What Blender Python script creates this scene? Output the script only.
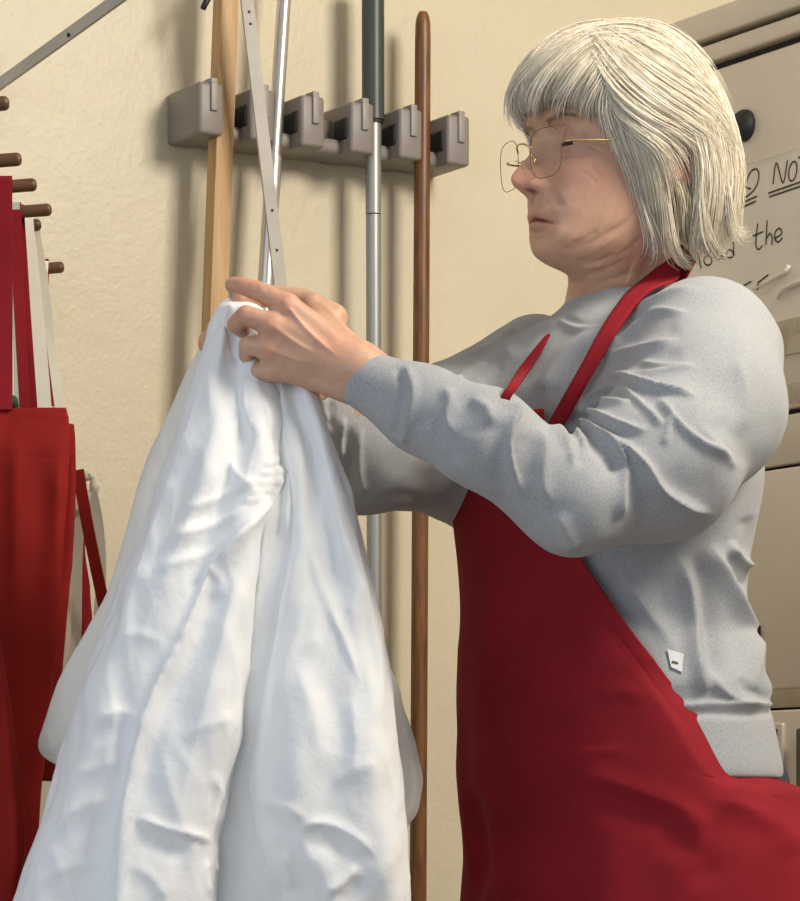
import bpy, math, random
import numpy as np
from mathutils import Vector, Matrix
from mathutils.bvhtree import BVHTree

random.seed(7)
rng = np.random.default_rng(7)
SC = bpy.context.scene
COL = SC.collection
for o in list(bpy.data.objects):
    bpy.data.objects.remove(o)

# ------------------------------------------------------------------ camera
F, HX, HY, HC = 3200.0, 400.0, 820.0, 0.85       # focal length (px), horizon row, camera height
cam = bpy.data.cameras.new('camera')
cam.sensor_fit = 'HORIZONTAL'; cam.sensor_width = 36.0
cam.lens = F / 800.0 * 36.0
cam.shift_y = (HY - 450.5) / 800.0
cam.clip_start = 0.1; cam.clip_end = 50
cam_o = bpy.data.objects.new('camera', cam); COL.objects.link(cam_o)
cam_o.location = (0, 0, HC); cam_o.rotation_euler = (math.pi / 2, 0, 0)
SC.camera = cam_o

# ------------------------------------------------------------------ world, lamps, exposure
W = bpy.data.worlds.new('room_light'); SC.world = W; W.use_nodes = True
bg = W.node_tree.nodes['Background']
bg.inputs[0].default_value = (0.80, 0.84, 0.92, 1); bg.inputs[1].default_value = 0.40

def area(name, loc, aim, size, power, col):
    l = bpy.data.lights.new(name, 'AREA'); l.shape = 'RECTANGLE'
    l.size, l.size_y = size; l.energy = power; l.color = col
    o = bpy.data.objects.new(name, l); COL.objects.link(o)
    o.location = loc
    o.rotation_euler = (Vector(aim) - Vector(loc)).to_track_quat('-Z', 'Y').to_euler()
    return o
area('ceiling_lamp_light', (1.05, 2.55, 2.46), (0.15, 3.35, 1.1), (0.55, 1.1), 68, (1.0, 0.91, 0.77))
area('cool_fill_light', (-1.5, 0.6, 1.4), (0.1, 3.2, 1.0), (2.2, 1.6), 23, (0.78, 0.89, 1.0))  # cool fill added out of view at front left, standing in for daylight
vs = SC.view_settings
vs.view_transform = 'Standard'; vs.look = 'None'; vs.gamma = 1.0; vs.use_curve_mapping = False
vs.exposure = 0.0

# ------------------------------------------------------------------ helpers
def P(px, py, Y):
    return np.array([(px - HX) / F * Y, Y, HC + (HY - py) / F * Y])
def proj(V):
    V = np.asarray(V)
    return HX + F * V[:, 0] / V[:, 1], HY - F * (V[:, 2] - HC) / V[:, 1]

def tag(o, label=None, cat=None, group=None, kind=None):
    if label: o['label'] = label
    if cat: o['category'] = cat
    if group: o['group'] = group
    if kind: o['kind'] = kind
    return o
def empty(name, loc=(0, 0, 0), rz=0.0):
    o = bpy.data.objects.new(name, None); COL.objects.link(o)
    o.location = loc; o.rotation_euler = (0, 0, rz); o.empty_display_size = 0.05
    return o
def mesh_obj(name, V, Fc, mat=None, parent=None, smooth=True, keep=False):
    """one mesh object; V are world coordinates unless parent frame is wanted (keep=True -> local)"""
    me = bpy.data.meshes.new(name)
    V = np.asarray(V, dtype=float)
    fl = Fc.tolist() if isinstance(Fc, np.ndarray) else Fc
    me.from_pydata(V.tolist(), [], fl)
    me.validate()
    if smooth:
        me.polygons.foreach_set('use_smooth', np.ones(len(me.polygons), dtype=bool))
    me.update()
    o = bpy.data.objects.new(name, me); COL.objects.link(o)
    if mat: me.materials.append(mat)
    if parent is not None:
        o.parent = parent
        if not keep:
            pm = world_of(parent)
            o.matrix_parent_inverse = pm.inverted()
    return o
def world_of(o):
    m = o.matrix_basis.copy()
    if o.parent: m = world_of(o.parent) @ o.matrix_parent_inverse @ m
    return m

class MB:
    """mesh builder: boxes, bars, tubes, lathes; build() links ONE mesh"""
    def __init__(s): s.V = []; s.F = []
    def add(s, V, Fc):
        n = len(s.V); s.V += [tuple(map(float, v)) for v in V]; s.F += [[i + n for i in f] for f in Fc]; return s
    def box(s, a, b, bev=0.0):
        a = np.array(a, float); b = np.array(b, float); lo = np.minimum(a, b); hi = np.maximum(a, b)
        bv = min(bev, *(0.49 * (hi - lo)))
        if bv <= 0:
            V = [(x, y, z) for z in (lo[2], hi[2]) for y in (lo[1], hi[1]) for x in (lo[0], hi[0])]
            return s.add(V, [[0, 2, 3, 1], [4, 5, 7, 6], [0, 1, 5, 4], [2, 6, 7, 3], [0, 4, 6, 2], [1, 3, 7, 5]])
        # rounded box through convex hull of bevel corners (3 planes per corner)
        import bmesh
        bm = bmesh.new()
        bmesh.ops.create_cube(bm, size=1.0)
        for v in bm.verts:
            v.co = Vector(((lo + hi) / 2 + np.array(v.co) * (hi - lo)))
        bmesh.ops.bevel(bm, geom=list(bm.edges), offset=bv, segments=3, profile=0.5, affect='EDGES')
        bm.verts.index_update()
        s.add([v.co for v in bm.verts], [[v.index for v in f.verts] for f in bm.faces]); bm.free()
        return s
    def tube(s, pts, r, n=12, cap=True, up=(0, 0, 1)):
        pts = np.array(pts, float); m = len(pts)
        r = np.broadcast_to(np.array(r, float), (m,))
        T = np.gradient(pts, axis=0); T /= np.linalg.norm(T, axis=1)[:, None] + 1e-12
        up = np.array(up, float)
        if abs(np.dot(T[0], up)) > .95: up = np.array([1.0, 0, 0])
        A = np.cross(T, up); A /= np.linalg.norm(A, axis=1)[:, None] + 1e-12
        B = np.cross(T, A)
        V = []
        for i in range(m):
            for k in range(n):
                t = 2 * math.pi * k / n
                V.append(pts[i] + r[i] * (A[i] * math.cos(t) + B[i] * math.sin(t)))
        Fc = [[i * n + k, i * n + (k + 1) % n, (i + 1) * n + (k + 1) % n, (i + 1) * n + k] for i in range(m - 1) for k in range(n)]
        if cap: Fc += [[k for k in range(n)][::-1], [(m - 1) * n + k for k in range(n)]]
        return s.add(V, Fc)
    def bar(s, p, q, w, t, wdir):
        """flat bar from p to q, width w along wdir, thickness t"""
        p = np.array(p, float); q = np.array(q, float); d = (q - p) / np.linalg.norm(q - p)
        a = np.array(wdir, float); a -= d * np.dot(a, d); a /= np.linalg.norm(a); b = np.cross(d, a)
        V = [c + a * w / 2 * i + b * t / 2 * j for c in (p, q) for i, j in ((-1, -1), (1, -1), (1, 1), (-1, 1))]
        return s.add(V, [[0, 3, 2, 1], [4, 5, 6, 7], [0, 1, 5, 4], [1, 2, 6, 5], [2, 3, 7, 6], [3, 0, 4, 7]])
    def build(s, name, mat, parent=None, smooth=False, keep=False):
        o = mesh_obj(name, s.V, s.F, mat, parent, smooth=smooth, keep=keep)
        return o
def autosmooth(o, deg=35):
    me = o.data
    me.polygons.foreach_set('use_smooth', np.ones(len(me.polygons), dtype=bool))
    try: me.set_sharp_from_angle(angle=math.radians(deg))
    except Exception: pass
    return o

# ------------------------------------------------------------------ materials
def mat(name, col, rough=0.6, metal=0.0, spec=0.5, var=0.0, vscale=8.0, bump=0.0, bscale=60.0, bdist=0.002,
        col2=None, sub=0.0, subcol=None, stretch=None, sheen=0.0, detail=4.0, ramp=(0.35, 0.65)):
    m = bpy.data.materials.new(name); m.use_nodes = True
    nt = m.node_tree; N = nt.nodes; L = nt.links
    b = N['Principled BSDF']
    b.inputs['Base Color'].default_value = (*col, 1); b.inputs['Roughness'].default_value = rough
    b.inputs['Metallic'].default_value = metal; b.inputs['Specular IOR Level'].default_value = spec
    if sheen: b.inputs['Sheen Weight'].default_value = sheen
    if sub:
        b.inputs['Subsurface Weight'].default_value = sub
        b.inputs['Subsurface Radius'].default_value = (0.012, 0.004, 0.002); b.inputs['Subsurface Scale'].default_value = 1.0
    tc = N.new('ShaderNodeTexCoord'); mp = N.new('ShaderNodeMapping')
    L.new(tc.outputs['Object'], mp.inputs['Vector'])
    if stretch: mp.inputs['Scale'].default_value = stretch
    if col2 is not None or var > 0:
        if col2 is None: col2 = tuple(min(1, c * (1 - var)) for c in col)
        nz = N.new('ShaderNodeTexNoise'); nz.inputs['Scale'].default_value = vscale; nz.inputs['Detail'].default_value = detail
        L.new(mp.outputs[0], nz.inputs['Vector'])
        cr = N.new('ShaderNodeValToRGB')
        cr.color_ramp.elements[0].position = ramp[0]; cr.color_ramp.elements[1].position = ramp[1]
        cr.color_ramp.elements[0].color = (*col2, 1); cr.color_ramp.elements[1].color = (*col, 1)
        L.new(nz.outputs['Fac'], cr.inputs[0]); L.new(cr.outputs[0], b.inputs['Base Color'])
    if bump > 0:
        nb = N.new('ShaderNodeTexNoise'); nb.inputs['Scale'].default_value = bscale; nb.inputs['Detail'].default_value = 3
        L.new(mp.outputs[0], nb.inputs['Vector'])
        bp = N.new('ShaderNodeBump'); bp.inputs['Strength'].default_value = bump; bp.inputs['Distance'].default_value = bdist
        L.new(nb.outputs['Fac'], bp.inputs['Height']); L.new(bp.outputs[0], b.inputs['Normal'])
    return m
def add_weave(m, scale=900, strength=0.25, dist=0.0006):
    """fine woven relief on top of a material"""
    nt = m.node_tree; N = nt.nodes; L = nt.links; b = N['Principled BSDF']
    tc = N.new('ShaderNodeTexCoord'); nz = N.new('ShaderNodeTexNoise'); nz.inputs['Scale'].default_value = scale; nz.inputs['Detail'].default_value = 1
    L.new(tc.outputs['Object'], nz.inputs['Vector'])
    bp = N.new('ShaderNodeBump'); bp.inputs['Strength'].default_value = strength; bp.inputs['Distance'].default_value = dist
    L.new(nz.outputs['Fac'], bp.inputs['Height'])
    old = b.inputs['Normal'].links
    if old: L.new(old[0].from_socket, bp.inputs['Normal'])
    L.new(bp.outputs[0], b.inputs['Normal'])
    return m

# ------------------------------------------------------------------ implicit surfaces
def smin(a, b, k):
    h = np.clip(0.5 + 0.5 * (b - a) / k, 0, 1)
    return b + (a - b) * h - k * h * (1 - h)
def smax(a, b, k): return -smin(-a, -b, k)
def cone(X, Y, Z, a, b, ra, rb):
    a = np.asarray(a, float); b = np.asarray(b, float); d = b - a; dd = float(d @ d) + 1e-12
    px, py, pz = X - a[0], Y - a[1], Z - a[2]
    t = np.clip((px * d[0] + py * d[1] + pz * d[2]) / dd, 0, 1)
    return np.sqrt((px - t * d[0]) ** 2 + (py - t * d[1]) ** 2 + (pz - t * d[2]) ** 2) - (ra + t * (rb - ra))
def surf_nets(fn, lo, hi, h):
    lo = np.asarray(lo, float); hi = np.asarray(hi, float)
    n = np.ceil((hi - lo) / h).astype(int) + 1
    ax = [(lo[i] + h * np.arange(n[i])).astype(np.float32) for i in range(3)]
    g = fn(ax[0][:, None, None], ax[1][None, :, None], ax[2][None, None, :])
    g = np.ascontiguousarray(np.broadcast_to(g, tuple(n))).astype(np.float32)
    g = np.where(g == 0, 1e-9, g)
    s = g < 0
    cnt = np.zeros(tuple(n - 1), dtype=np.int8)
    offs = [(i, j, k) for i in (0, 1) for j in (0, 1) for k in (0, 1)]
    for i, j, k in offs:
        cnt += s[i:n[0] - 1 + i, j:n[1] - 1 + j, k:n[2] - 1 + k]
    act = (cnt > 0) & (cnt < 8)
    idx = np.argwhere(act)
    cv = np.stack([g[idx[:, 0] + i, idx[:, 1] + j, idx[:, 2] + k] for i, j, k in offs], 1)
    acc = np.zeros((len(idx), 3)); m = np.zeros(len(idx))
    for a in range(8):
        for b in range(a + 1, 8):
            da = np.array(offs[b]) - np.array(offs[a])
            if np.abs(da).sum() != 1: continue
            fa, fb = cv[:, a], cv[:, b]
            c = (fa < 0) != (fb < 0)
            t = np.where(c, fa / np.where(c, fa - fb, 1), 0)
            acc += np.where(c[:, None], np.array(offs[a])[None] + t[:, None] * da[None], 0); m += c
    V = lo + h * (idx + acc / m[:, None])
    ids = -np.ones(tuple(n - 1), dtype=np.int64); ids[act] = np.arange(len(idx))
    Fs = []
    for d in range(3):
        e, f_ = (d + 1) % 3, (d + 2) % 3
        sl0 = [slice(None)] * 3; sl1 = [slice(None)] * 3
        sl0[d] = slice(0, n[d] - 1); sl1[d] = slice(1, n[d])
        for a in (e, f_):
            sl0[a] = slice(1, n[a] - 1); sl1[a] = slice(1, n[a] - 1)
        s0 = s[tuple(sl0)]; s1 = s[tuple(sl1)]
        q = np.argwhere(s0 != s1)
        if not len(q): continue
        flip = s0[q[:, 0], q[:, 1], q[:, 2]]
        base = q.copy(); base[:, e] += 1; base[:, f_] += 1
        def cid(de, df):
            c = base.copy(); c[:, e] += de; c[:, f_] += df
            return ids[c[:, 0], c[:, 1], c[:, 2]]
        quad = np.stack([cid(-1, -1), cid(0, -1), cid(0, 0), cid(-1, 0)], 1)
        quad[~flip] = quad[~flip][:, ::-1]
        Fs.append(quad)
    Fq = np.concatenate(Fs)
    return V, Fq[(Fq >= 0).all(1)]
def vnormals(V, Fq):
    if isinstance(Fq, list):
        Fq = np.array([list(f) + [f[-1]] * (4 - len(f)) for f in Fq if len(f) in (3, 4)])
    nrm = np.cross(V[Fq[:, 2]] - V[Fq[:, 0]], V[Fq[:, 3]] - V[Fq[:, 1]])
    out = np.zeros_like(V)
    for k in range(4): np.add.at(out, Fq[:, k], nrm)
    return out / (np.linalg.norm(out, axis=1)[:, None] + 1e-12)
def relax(V, Fq, it=2, lam=0.5):
    n = len(V)
    for _ in range(it):
        acc = np.zeros_like(V); c = np.zeros(n)
        for k in range(4):
            a, b = Fq[:, k], Fq[:, (k + 1) % 4]
            np.add.at(acc, a, V[b]); np.add.at(acc, b, V[a]); np.add.at(c, a, 1); np.add.at(c, b, 1)
        V = V + lam * (acc / np.maximum(c, 1)[:, None] - V)
    return V
def catmull(pts, n):
    pts = np.array(pts, float)
    if len(pts) == 2:
        t = np.linspace(0, 1, n)[:, None]; return pts[0] * (1 - t) + pts[1] * t
    Q = np.vstack([2 * pts[0] - pts[1], pts, 2 * pts[-1] - pts[-2]])
    m = len(pts) - 1; t = np.linspace(0, m, n); i = np.minimum(t.astype(int), m - 1); u = (t - i)[:, None]
    p0, p1, p2, p3 = Q[i], Q[i + 1], Q[i + 2], Q[i + 3]
    return 0.5 * (2 * p1 + (p2 - p0) * u + (2 * p0 - 5 * p1 + 4 * p2 - p3) * u ** 2 + (3 * p1 - p0 - 3 * p2 + p3) * u ** 3)
def sculpt(V, N, strokes, face=0.12):
    """raise / sink folds along polylines seen from the photograph's side, displacing along the surface normal"""
    px, py = proj(V)
    view = V - np.array([0, 0, HC]); view /= np.linalg.norm(view, axis=1)[:, None]
    fac = np.clip((-(N * view).sum(1)) / face, 0, 1)
    D = np.zeros(len(V))
    for st in strokes:
        pts, w, amp = st[0], st[1], st[2]
        kind = st[3] if len(st) > 3 else 'r'
        c = catmull(pts, max(12, 6 * len(pts)))
        rad = w * 3.2
        sel = np.where((px > c[:, 0].min() - rad) & (px < c[:, 0].max() + rad) & (py > c[:, 1].min() - rad) & (py < c[:, 1].max() + rad) & (fac > 0))[0]
        if not len(sel): continue
        q = np.stack([px[sel], py[sel]], 1)
        best = np.full(len(sel), 1e9); bt = np.zeros(len(sel)); side = np.zeros(len(sel))
        for i in range(len(c) - 1):
            a, d = c[i], c[i + 1] - c[i]; dd = d @ d + 1e-9
            r = q - a; t = np.clip(r @ d / dd, 0, 1)
            e = r - t[:, None] * d; dist = np.sqrt((e ** 2).sum(1))
            up = dist < best
            best = np.where(up, dist, best); bt = np.where(up, (i + t) / (len(c) - 1), bt)
            side = np.where(up, np.sign(d[0] * r[:, 1] - d[1] * r[:, 0]), side)
        tp = np.clip(np.minimum(bt, 1 - bt) * 4, 0, 1); tp = tp * tp * (3 - 2 * tp)
        if 'e' in kind: tp = np.ones_like(tp)
        if 'b' in kind: tp = np.clip((1 - bt) * 3, 0, 1)      # full at the beginning, fades at the end
        ww = np.full(len(sel), float(w))
        if 'o' in kind: ww = np.where(side > 0, w * 0.5, w)      # overlap: sharp on the right-hand side (screen y down)
        if 'p' in kind: ww = np.where(side < 0, w * 0.5, w)
        if amp > 0: prof = 0.45 * np.exp(-(best / ww) ** 2) + 0.55 * np.exp(-1.3 * best / ww)      # crisp crest
        else: prof = 0.6 * np.exp(-(best / (1.25 * ww)) ** 2)                                       # soft hollow
        D[sel] += amp * 0.001 * prof * tp * fac[sel]
    return V + N * D[:, None]
_ws = rng.normal(size=(24, 3)); _wp = rng.uniform(0, 6.28, 24)
def wob(V, freq, seed=0, n=6):
    """cheap smooth noise, about -1..1"""
    V = np.asarray(V); o = np.zeros(len(V))
    for i in range(n):
        k = (i * 5 + seed * 7) % 24
        o += np.sin(freq * (V @ _ws[k]) + _wp[k] + 1.7 * np.sin(freq * 0.6 * (V @ _ws[(k + 3) % 24]) + seed))
    return o / n * 1.4
def ridged(V, freq, seed=0):
    return 1 - 2.2 * np.abs(wob(V, freq, seed, 4))
def bvh_of(V, Fq):
    return BVHTree.FromPolygons([Vector(v) for v in V], Fq.tolist() if isinstance(Fq, np.ndarray) else Fq)
CAMP = Vector((0, 0, HC))
def cast(bvh, px, py):
    d = Vector(P(px, py, 1.0)) - CAMP; d.normalize()
    h, n, i, t = bvh.ray_cast(CAMP, d)
    return (h, n) if h is not None else (None, None)
# ================================================================== the room
WALL_A = math.atan2(0.6, 1.0)                       # the back wall runs away to the right
wv = np.array([math.cos(WALL_A), math.sin(WALL_A), 0]); nv = np.array([math.sin(WALL_A), -math.cos(WALL_A), 0])
WP = np.array([-0.099, 3.95, 0])
def wallpt(px, py, off=0.0):
    d = np.array([(px - HX) / F, 1.0, 0]); Y = (nv @ WP + off) / (nv @ d)
    return P(px, py, Y)
def wall_so(p):                                       # world -> (along wall, out of wall, z)
    r = np.asarray(p) - WP; return np.array([r @ wv, r @ nv, p[2]])

M = {}
M['wall'] = mat('cream_wall_paint', (0.69, 0.615, 0.455), rough=0.42, spec=0.35, var=0.07, vscale=3.0, bump=0.35, bscale=140, bdist=0.0025)
add_weave(M['wall'], scale=30, strength=0.25, dist=0.004)
M['ceil'] = mat('ceiling_paint', (0.78, 0.74, 0.64), rough=0.8, var=0.04)
M['floor'] = mat('floor_tile', (0.33, 0.30, 0.26), rough=0.5, var=0.2, vscale=6)
def slab(name, p, q, z0, z1, t, m, away):
    p = np.array(p, float); q = np.array(q, float); a = np.array(away, float)
    V = [(*c[:2], z) for z in (z0, z1) for c in (p, q, q + a * t, p + a * t)]
    return tag(mesh_obj(name, V, [[3, 2, 1, 0], [4, 5, 6, 7], [0, 1, 5, 4], [1, 2, 6, 5], [2, 3, 7, 6], [3, 0, 4, 7]], m, smooth=False), kind='structure')
# back wall from far left to the corner with the right wall
cornr = WP + wv * 1.45
slab('wall_back', WP - wv * 1.6, cornr, 0, 2.6, 0.1, M['wall'], -nv)
slab('wall_right', cornr, cornr + nv * 2.6, 0, 2.6, 0.1, M['wall'], wv)
def poly_slab(name, pts, z0, z1, m):
    n = len(pts); V = [(*p[:2], z) for z in (z0, z1) for p in pts]
    Fc = [list(range(n))[::-1], list(range(n, 2 * n))] + [[i, (i + 1) % n, n + (i + 1) % n, n + i] for i in range(n)]
    return tag(mesh_obj(name, V, Fc, m, smooth=False), kind='structure')
fl = [WP - wv * 1.6, WP - wv * 1.6 + nv * 4.6, cornr + nv * 4.6, cornr]
poly_slab('floor', [p for p in fl], -0.05, 0.0, M['floor'])
poly_slab('ceiling', [WP - wv * 1.6, WP - wv * 1.6 + nv * 2.6, cornr + nv * 2.6, cornr], 2.6, 2.65, M['ceil'])
b0 = WP - wv * 1.6; 
slab('baseboard_back', b0 + nv * 0.012, cornr + nv * 0.012, 0, 0.10, 0.012, mat('baseboard_rubber', (0.12, 0.10, 0.09), rough=0.5), -nv)

# ceiling lamp fixture (out of frame, holds the lamp light)
M['fix'] = mat('white_fixture', (0.8, 0.8, 0.78), rough=0.4)
cl = empty('ceiling_lamp', (1.05, 2.55, 2.5))
tag(cl, 'white fluorescent ceiling lamp housing above the woman', 'lamp')
mb = MB(); mb.box((-0.3, -0.58, 0.03), (0.3, 0.58, 0.10), 0.01); mb.build('housing', M['fix'], cl, keep=True)

# ------------------------------------------------------------------ broom holder
M['grey_pl'] = mat('grey_plastic', (0.235, 0.205, 0.185), rough=0.42, spec=0.4, bump=0.12, bscale=500, bdist=0.0006)
M['grey_pl2'] = mat('grey_plastic_latch', (0.30, 0.27, 0.245), rough=0.4, spec=0.4)
M['rubber'] = mat('black_rubber', (0.012, 0.012, 0.014), rough=0.6)
HDEP = 0.085
hol = empty('broom_holder', (0, 0, 0))
tag(hol, 'grey plastic wall-mounted broom holder with six blocks and flip latches', 'broom holder')
pr = [wall_so(wallpt(px, y, HDEP)) for px, y in ((224, 109), (275, 114), (325, 120), (375, 130), (423, 138), (470, 144))]
S_r = np.array([p[0] for p in pr]); Z_c = np.array([p[2] for p in pr])
k = np.polyfit(np.arange(6), S_r, 1); S_r = np.polyval(k, np.arange(6)); zc = Z_c.mean()
hol.location = tuple(WP + wv * S_r[2] + np.array([0, 0, zc])); hol.rotation_euler = (0, 0, WALL_A)
s0 = S_r[2]; BW, BH = 0.033, 0.062
# local axes: x along the wall, -y out of the wall
def lbox(mb, s, o, z, bev=0): return mb.box((s[0] - s0, -o[1], z[0]), (s[1] - s0, -o[0], z[1]), bev)
mb = MB(); lbox(mb, (S_r[0] - BW + .001, S_r[5] - .001), (0.0, 0.036), (-BH / 2 + 0.001, BH / 2 - 0.014), 0.005); autosmooth(mb.build('back_rail', M['grey_pl'], hol, keep=True))
mb = MB(); lbox(mb, (S_r[0] - BW + .002, S_r[5] - .002), (0.02, 0.060), (-BH / 2 + 0.0005, -BH / 2 + 0.020), 0.006); autosmooth(mb.build('bottom_rail', M['grey_pl'], hol, keep=True))
for i in range(6):
    mb = MB(); lbox(mb, (S_r[i] - BW, S_r[i]), (0.0, HDEP), (-BH / 2, BH / 2), 0.0045)
    blk = autosmooth(mb.build('block', M['grey_pl'], hol, keep=True))
    if i > 0:
        mb = MB(); lbox(mb, (S_r[i] - BW - 0.003, S_r[i] - BW + 0.004), (0.046, HDEP - 0.009), (-0.013, 0.013), 0.003)
        autosmooth(mb.build('rubber_grip', M['rubber'], blk, keep=True))
    mb = MB()
    c = S_r[i] - BW * 0.42
    lbox(mb, (c - 0.0046, c + 0.0046), (HDEP - 0.002, HDEP + 0.0035), (-0.003, 0.031), 0.0015)
    lbox(mb, (c - 0.0046, c + 0.0046), (HDEP - 0.018, HDEP + 0.003), (0.029, 0.036), 0.0015)
    autosmooth(mb.build('latch', M['grey_pl2'], blk, keep=True))

# ------------------------------------------------------------------ poles hanging in the holder
M['pine'] = mat('pine_wood', (0.56, 0.36, 0.17), rough=0.5, col2=(0.43, 0.25, 0.10), vscale=14, stretch=(6, 6, 0.5), bump=0.15, bscale=40, bdist=0.001)
M['brown'] = mat('dark_stained_wood', (0.205, 0.088, 0.026), rough=0.4, col2=(0.12, 0.042, 0.012), vscale=26, stretch=(5, 5, 0.6), bump=0.2, bscale=60, bdist=0.001)
M['alu'] = mat('brushed_aluminium', (0.72, 0.70, 0.66), rough=0.28, metal=0.9)
M['dgreen'] = mat('dark_green_coat', (0.045, 0.055, 0.050), rough=0.4)
M['gpole'] = mat('grey_metal_pole', (0.36, 0.36, 0.34), rough=0.4, metal=0.55)
M['gstrip'] = mat('grey_painted_metal', (0.47, 0.44, 0.39), rough=0.5, var=0.15, vscale=25)
M['black'] = mat('black_plastic', (0.015, 0.015, 0.016), rough=0.45)
M['hole'] = mat('dark_hole', (0.03, 0.025, 0.02), rough=0.8)
def down(p, q, z):                                    # extend the line p->q to height z
    p = np.array(p); q = np.array(q); return p + (q - p) * (z - p[2]) / (q[2] - p[2])
OFF = 0.062
a, b = wallpt(226, 0, OFF), wallpt(215.5, 290, OFF)
t = empty('wooden_pole', tuple(down(a, b, 0.02))); tag(t, 'square pale pine wood pole hanging leftmost in the broom holder', 'pole')
mb = MB(); mb.bar(down(a, b, 0.02), down(a, b, 1.86), 0.0225, 0.0225, wv); autosmooth(mb.build('shaft', M['pine'], t))
mb = MB()
hk = [wallpt(228, -20, OFF + .012), wallpt(219, -13, OFF + .02), wallpt(210, -4, OFF + .025), wallpt(205, 4, OFF + .025), wallpt(203, 9, OFF + .022)]
mb.tube(catmull(hk, 14), np.linspace(0.005, 0.0035, 14), 8); mb.build('hook', M['black'], t, smooth=True)['label'] = 'black curved hook near the top of the pole'

a, b = wallpt(284, 0, OFF), wallpt(265.5, 290, OFF)
t = empty('aluminium_pole', tuple(down(a, b, 0.02))); tag(t, 'thin shiny aluminium pole tilted behind the flat grey metal strip', 'pole')
mid = down(a, b, P(0, 158, a[1])[2])
mb = MB(); mb.tube([down(a, b, 1.88), mid], 0.0085, 16); autosmooth(mb.build('upper_tube', M['alu'], t))
mb = MB(); mb.tube([mid, down(a, b, 0.02)], 0.0100, 16); autosmooth(mb.build('lower_tube', M['alu'], t))

a, b = wallpt(246, -8, 0.125), wallpt(282, 300, 0.120)
t = empty('metal_strip', tuple(down(a, b, 0.02))); tag(t, 'flat grey metal strip with small holes leaning across the aluminium pole', 'strip')
mb = MB(); mb.bar(down(a, b, 0.02), down(a, b, 1.90), 0.0165, 0.003, wv); mb.build('flat_bar', M['gstrip'], t)
for yy in (12, 24, 210, 250):
    c = a + (b - a) * (yy + 8) / 308
    mb = MB(); mb.tube([c + nv * 0.0005, c + nv * 0.0022], 0.0017, 10); mb.build('screw_hole', M['hole'], t)

a, b = wallpt(373, 0, OFF), wallpt(375, 900, OFF)
t = empty('telescopic_pole', tuple(down(a, b, 0.02))); tag(t, 'telescopic mop pole, dark green above and grey metal below', 'pole')
z1, z2 = P(0, 120, a[1])[2], P(0, 214, a[1])[2]
mb = MB(); mb.tube([down(a, b, 1.88), down(a, b, z1)], 0.0140, 18); autosmooth(mb.build('upper_tube', M['dgreen'], t))
mb = MB(); mb.tube([down(a, b, z1 + .004), down(a, b, z2)], 0.0098, 18); autosmooth(mb.build('middle_tube', M['gpole'], t))
mb = MB(); mb.tube([down(a, b, z2 - .0015), down(a, b, 0.02)], 0.0094, 18); autosmooth(mb.build('lower_tube', M['gpole'], t))
mb = MB(); mb.tube([down(a, b, z1 + .001), down(a, b, z1 - .004)], 0.0120, 18); autosmooth(mb.build('collar', M['rubber'], t))

a, b = wallpt(423, 12, OFF), wallpt(418, 900, OFF)
t = empty('wooden_broomstick', tuple(down(a, b, 0.02))); tag(t, 'round dark brown wooden broomstick rightmost in the broom holder', 'broomstick')
mb = MB(); 
pts = [down(a, b, 0.02)] + [a + (down(a, b, 0.02) - a) * f for f in (0.6, 0.3, 0.02, 0.008, 0.003)] + [a]
mb.tube(pts, [.0105, .0105, .0103, .0098, .0094, .0078, .005], 16); autosmooth(mb.build('shaft', M['brown'], t), 50)

# ------------------------------------------------------------------ shelf brace, top left
a = wallpt(-14, 94, 0.004)
t_out = 0.62
b_ = np.array([a[0] + nv[0] * 0.345, a[1] + nv[1] * 0.345, 0]); b_[2] = P(0, 0, b_[1])[2]
dirv = (b_ - a) / 0.345
q = a + dirv * t_out
t = empty('shelf_brace', tuple(a)); tag(t, 'pale grey metal shelf brace sloping out from the wall, top left', 'bracket')
mb = MB(); mb.bar(a, q, 0.014, 0.004, (0, 0, 1)); mb.build('brace_bar', M['gstrip'], t)
mb = MB(); mb.box((-0.012, -0.006, -0.05), (0.012, 0.0, 0.05), 0.002); pl = mb.build('wall_plate', M['gstrip'], t, keep=True); pl.rotation_euler = (0, 0, WALL_A)
c = a + dirv * 0.232
mb = MB(); mb.tube([c + np.array([-.0021, -.001, -.003]), c + np.array([-.004, -.002, -.003])], 0.0022, 10); mb.build('rivet', M['hole'], t)

# ------------------------------------------------------------------ tumble dryer
DA = WALL_A - math.pi / 2
du = np.array([math.cos(DA), math.sin(DA), 0]); dn = -wv                # along the face (towards the camera), out of the face
DC = wallpt(640, 300, 0.03).copy(); DC[2] = 0
DZ = 1.9
def dry(px, py, off=0.0):                             # photo point -> dryer face coordinates (x along the face, z)
    d = np.array([(px - HX) / F, 1.0, 0]); Y = (dn @ DC + off) / (dn @ d)
    p = P(px, py, Y); return (float((p - DC) @ du), float(p[2]))
M['dry'] = mat('beige_enamel', (0.72, 0.635, 0.525), rough=0.38, spec=0.4, var=0.06, vscale=5, bump=0.05, bscale=200)
M['dry2'] = mat('beige_enamel_trim', (0.66, 0.58, 0.475), rough=0.4, spec=0.4, var=0.08, vscale=7)
M['dryd'] = mat('brown_beige_band', (0.46, 0.38, 0.27), rough=0.45, var=0.12, vscale=30)
M['gap'] = mat('dark_seam', (0.03, 0.022, 0.016), rough=0.8)
M['chrome'] = mat('pale_metal_frame', (0.62, 0.56, 0.47), rough=0.3, metal=0.4)
M['blackgloss'] = mat('black_gloss', (0.012, 0.011, 0.011), rough=0.15)
D = empty('tumble_dryer', tuple(DC), DA)
tag(D, 'tall beige enamelled laundry dryer behind the woman, right edge', 'dryer')
LW = 0.80
ztop = dry(690, 20)[1]
def zat(px, py): return dry(px, py)[1]
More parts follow.
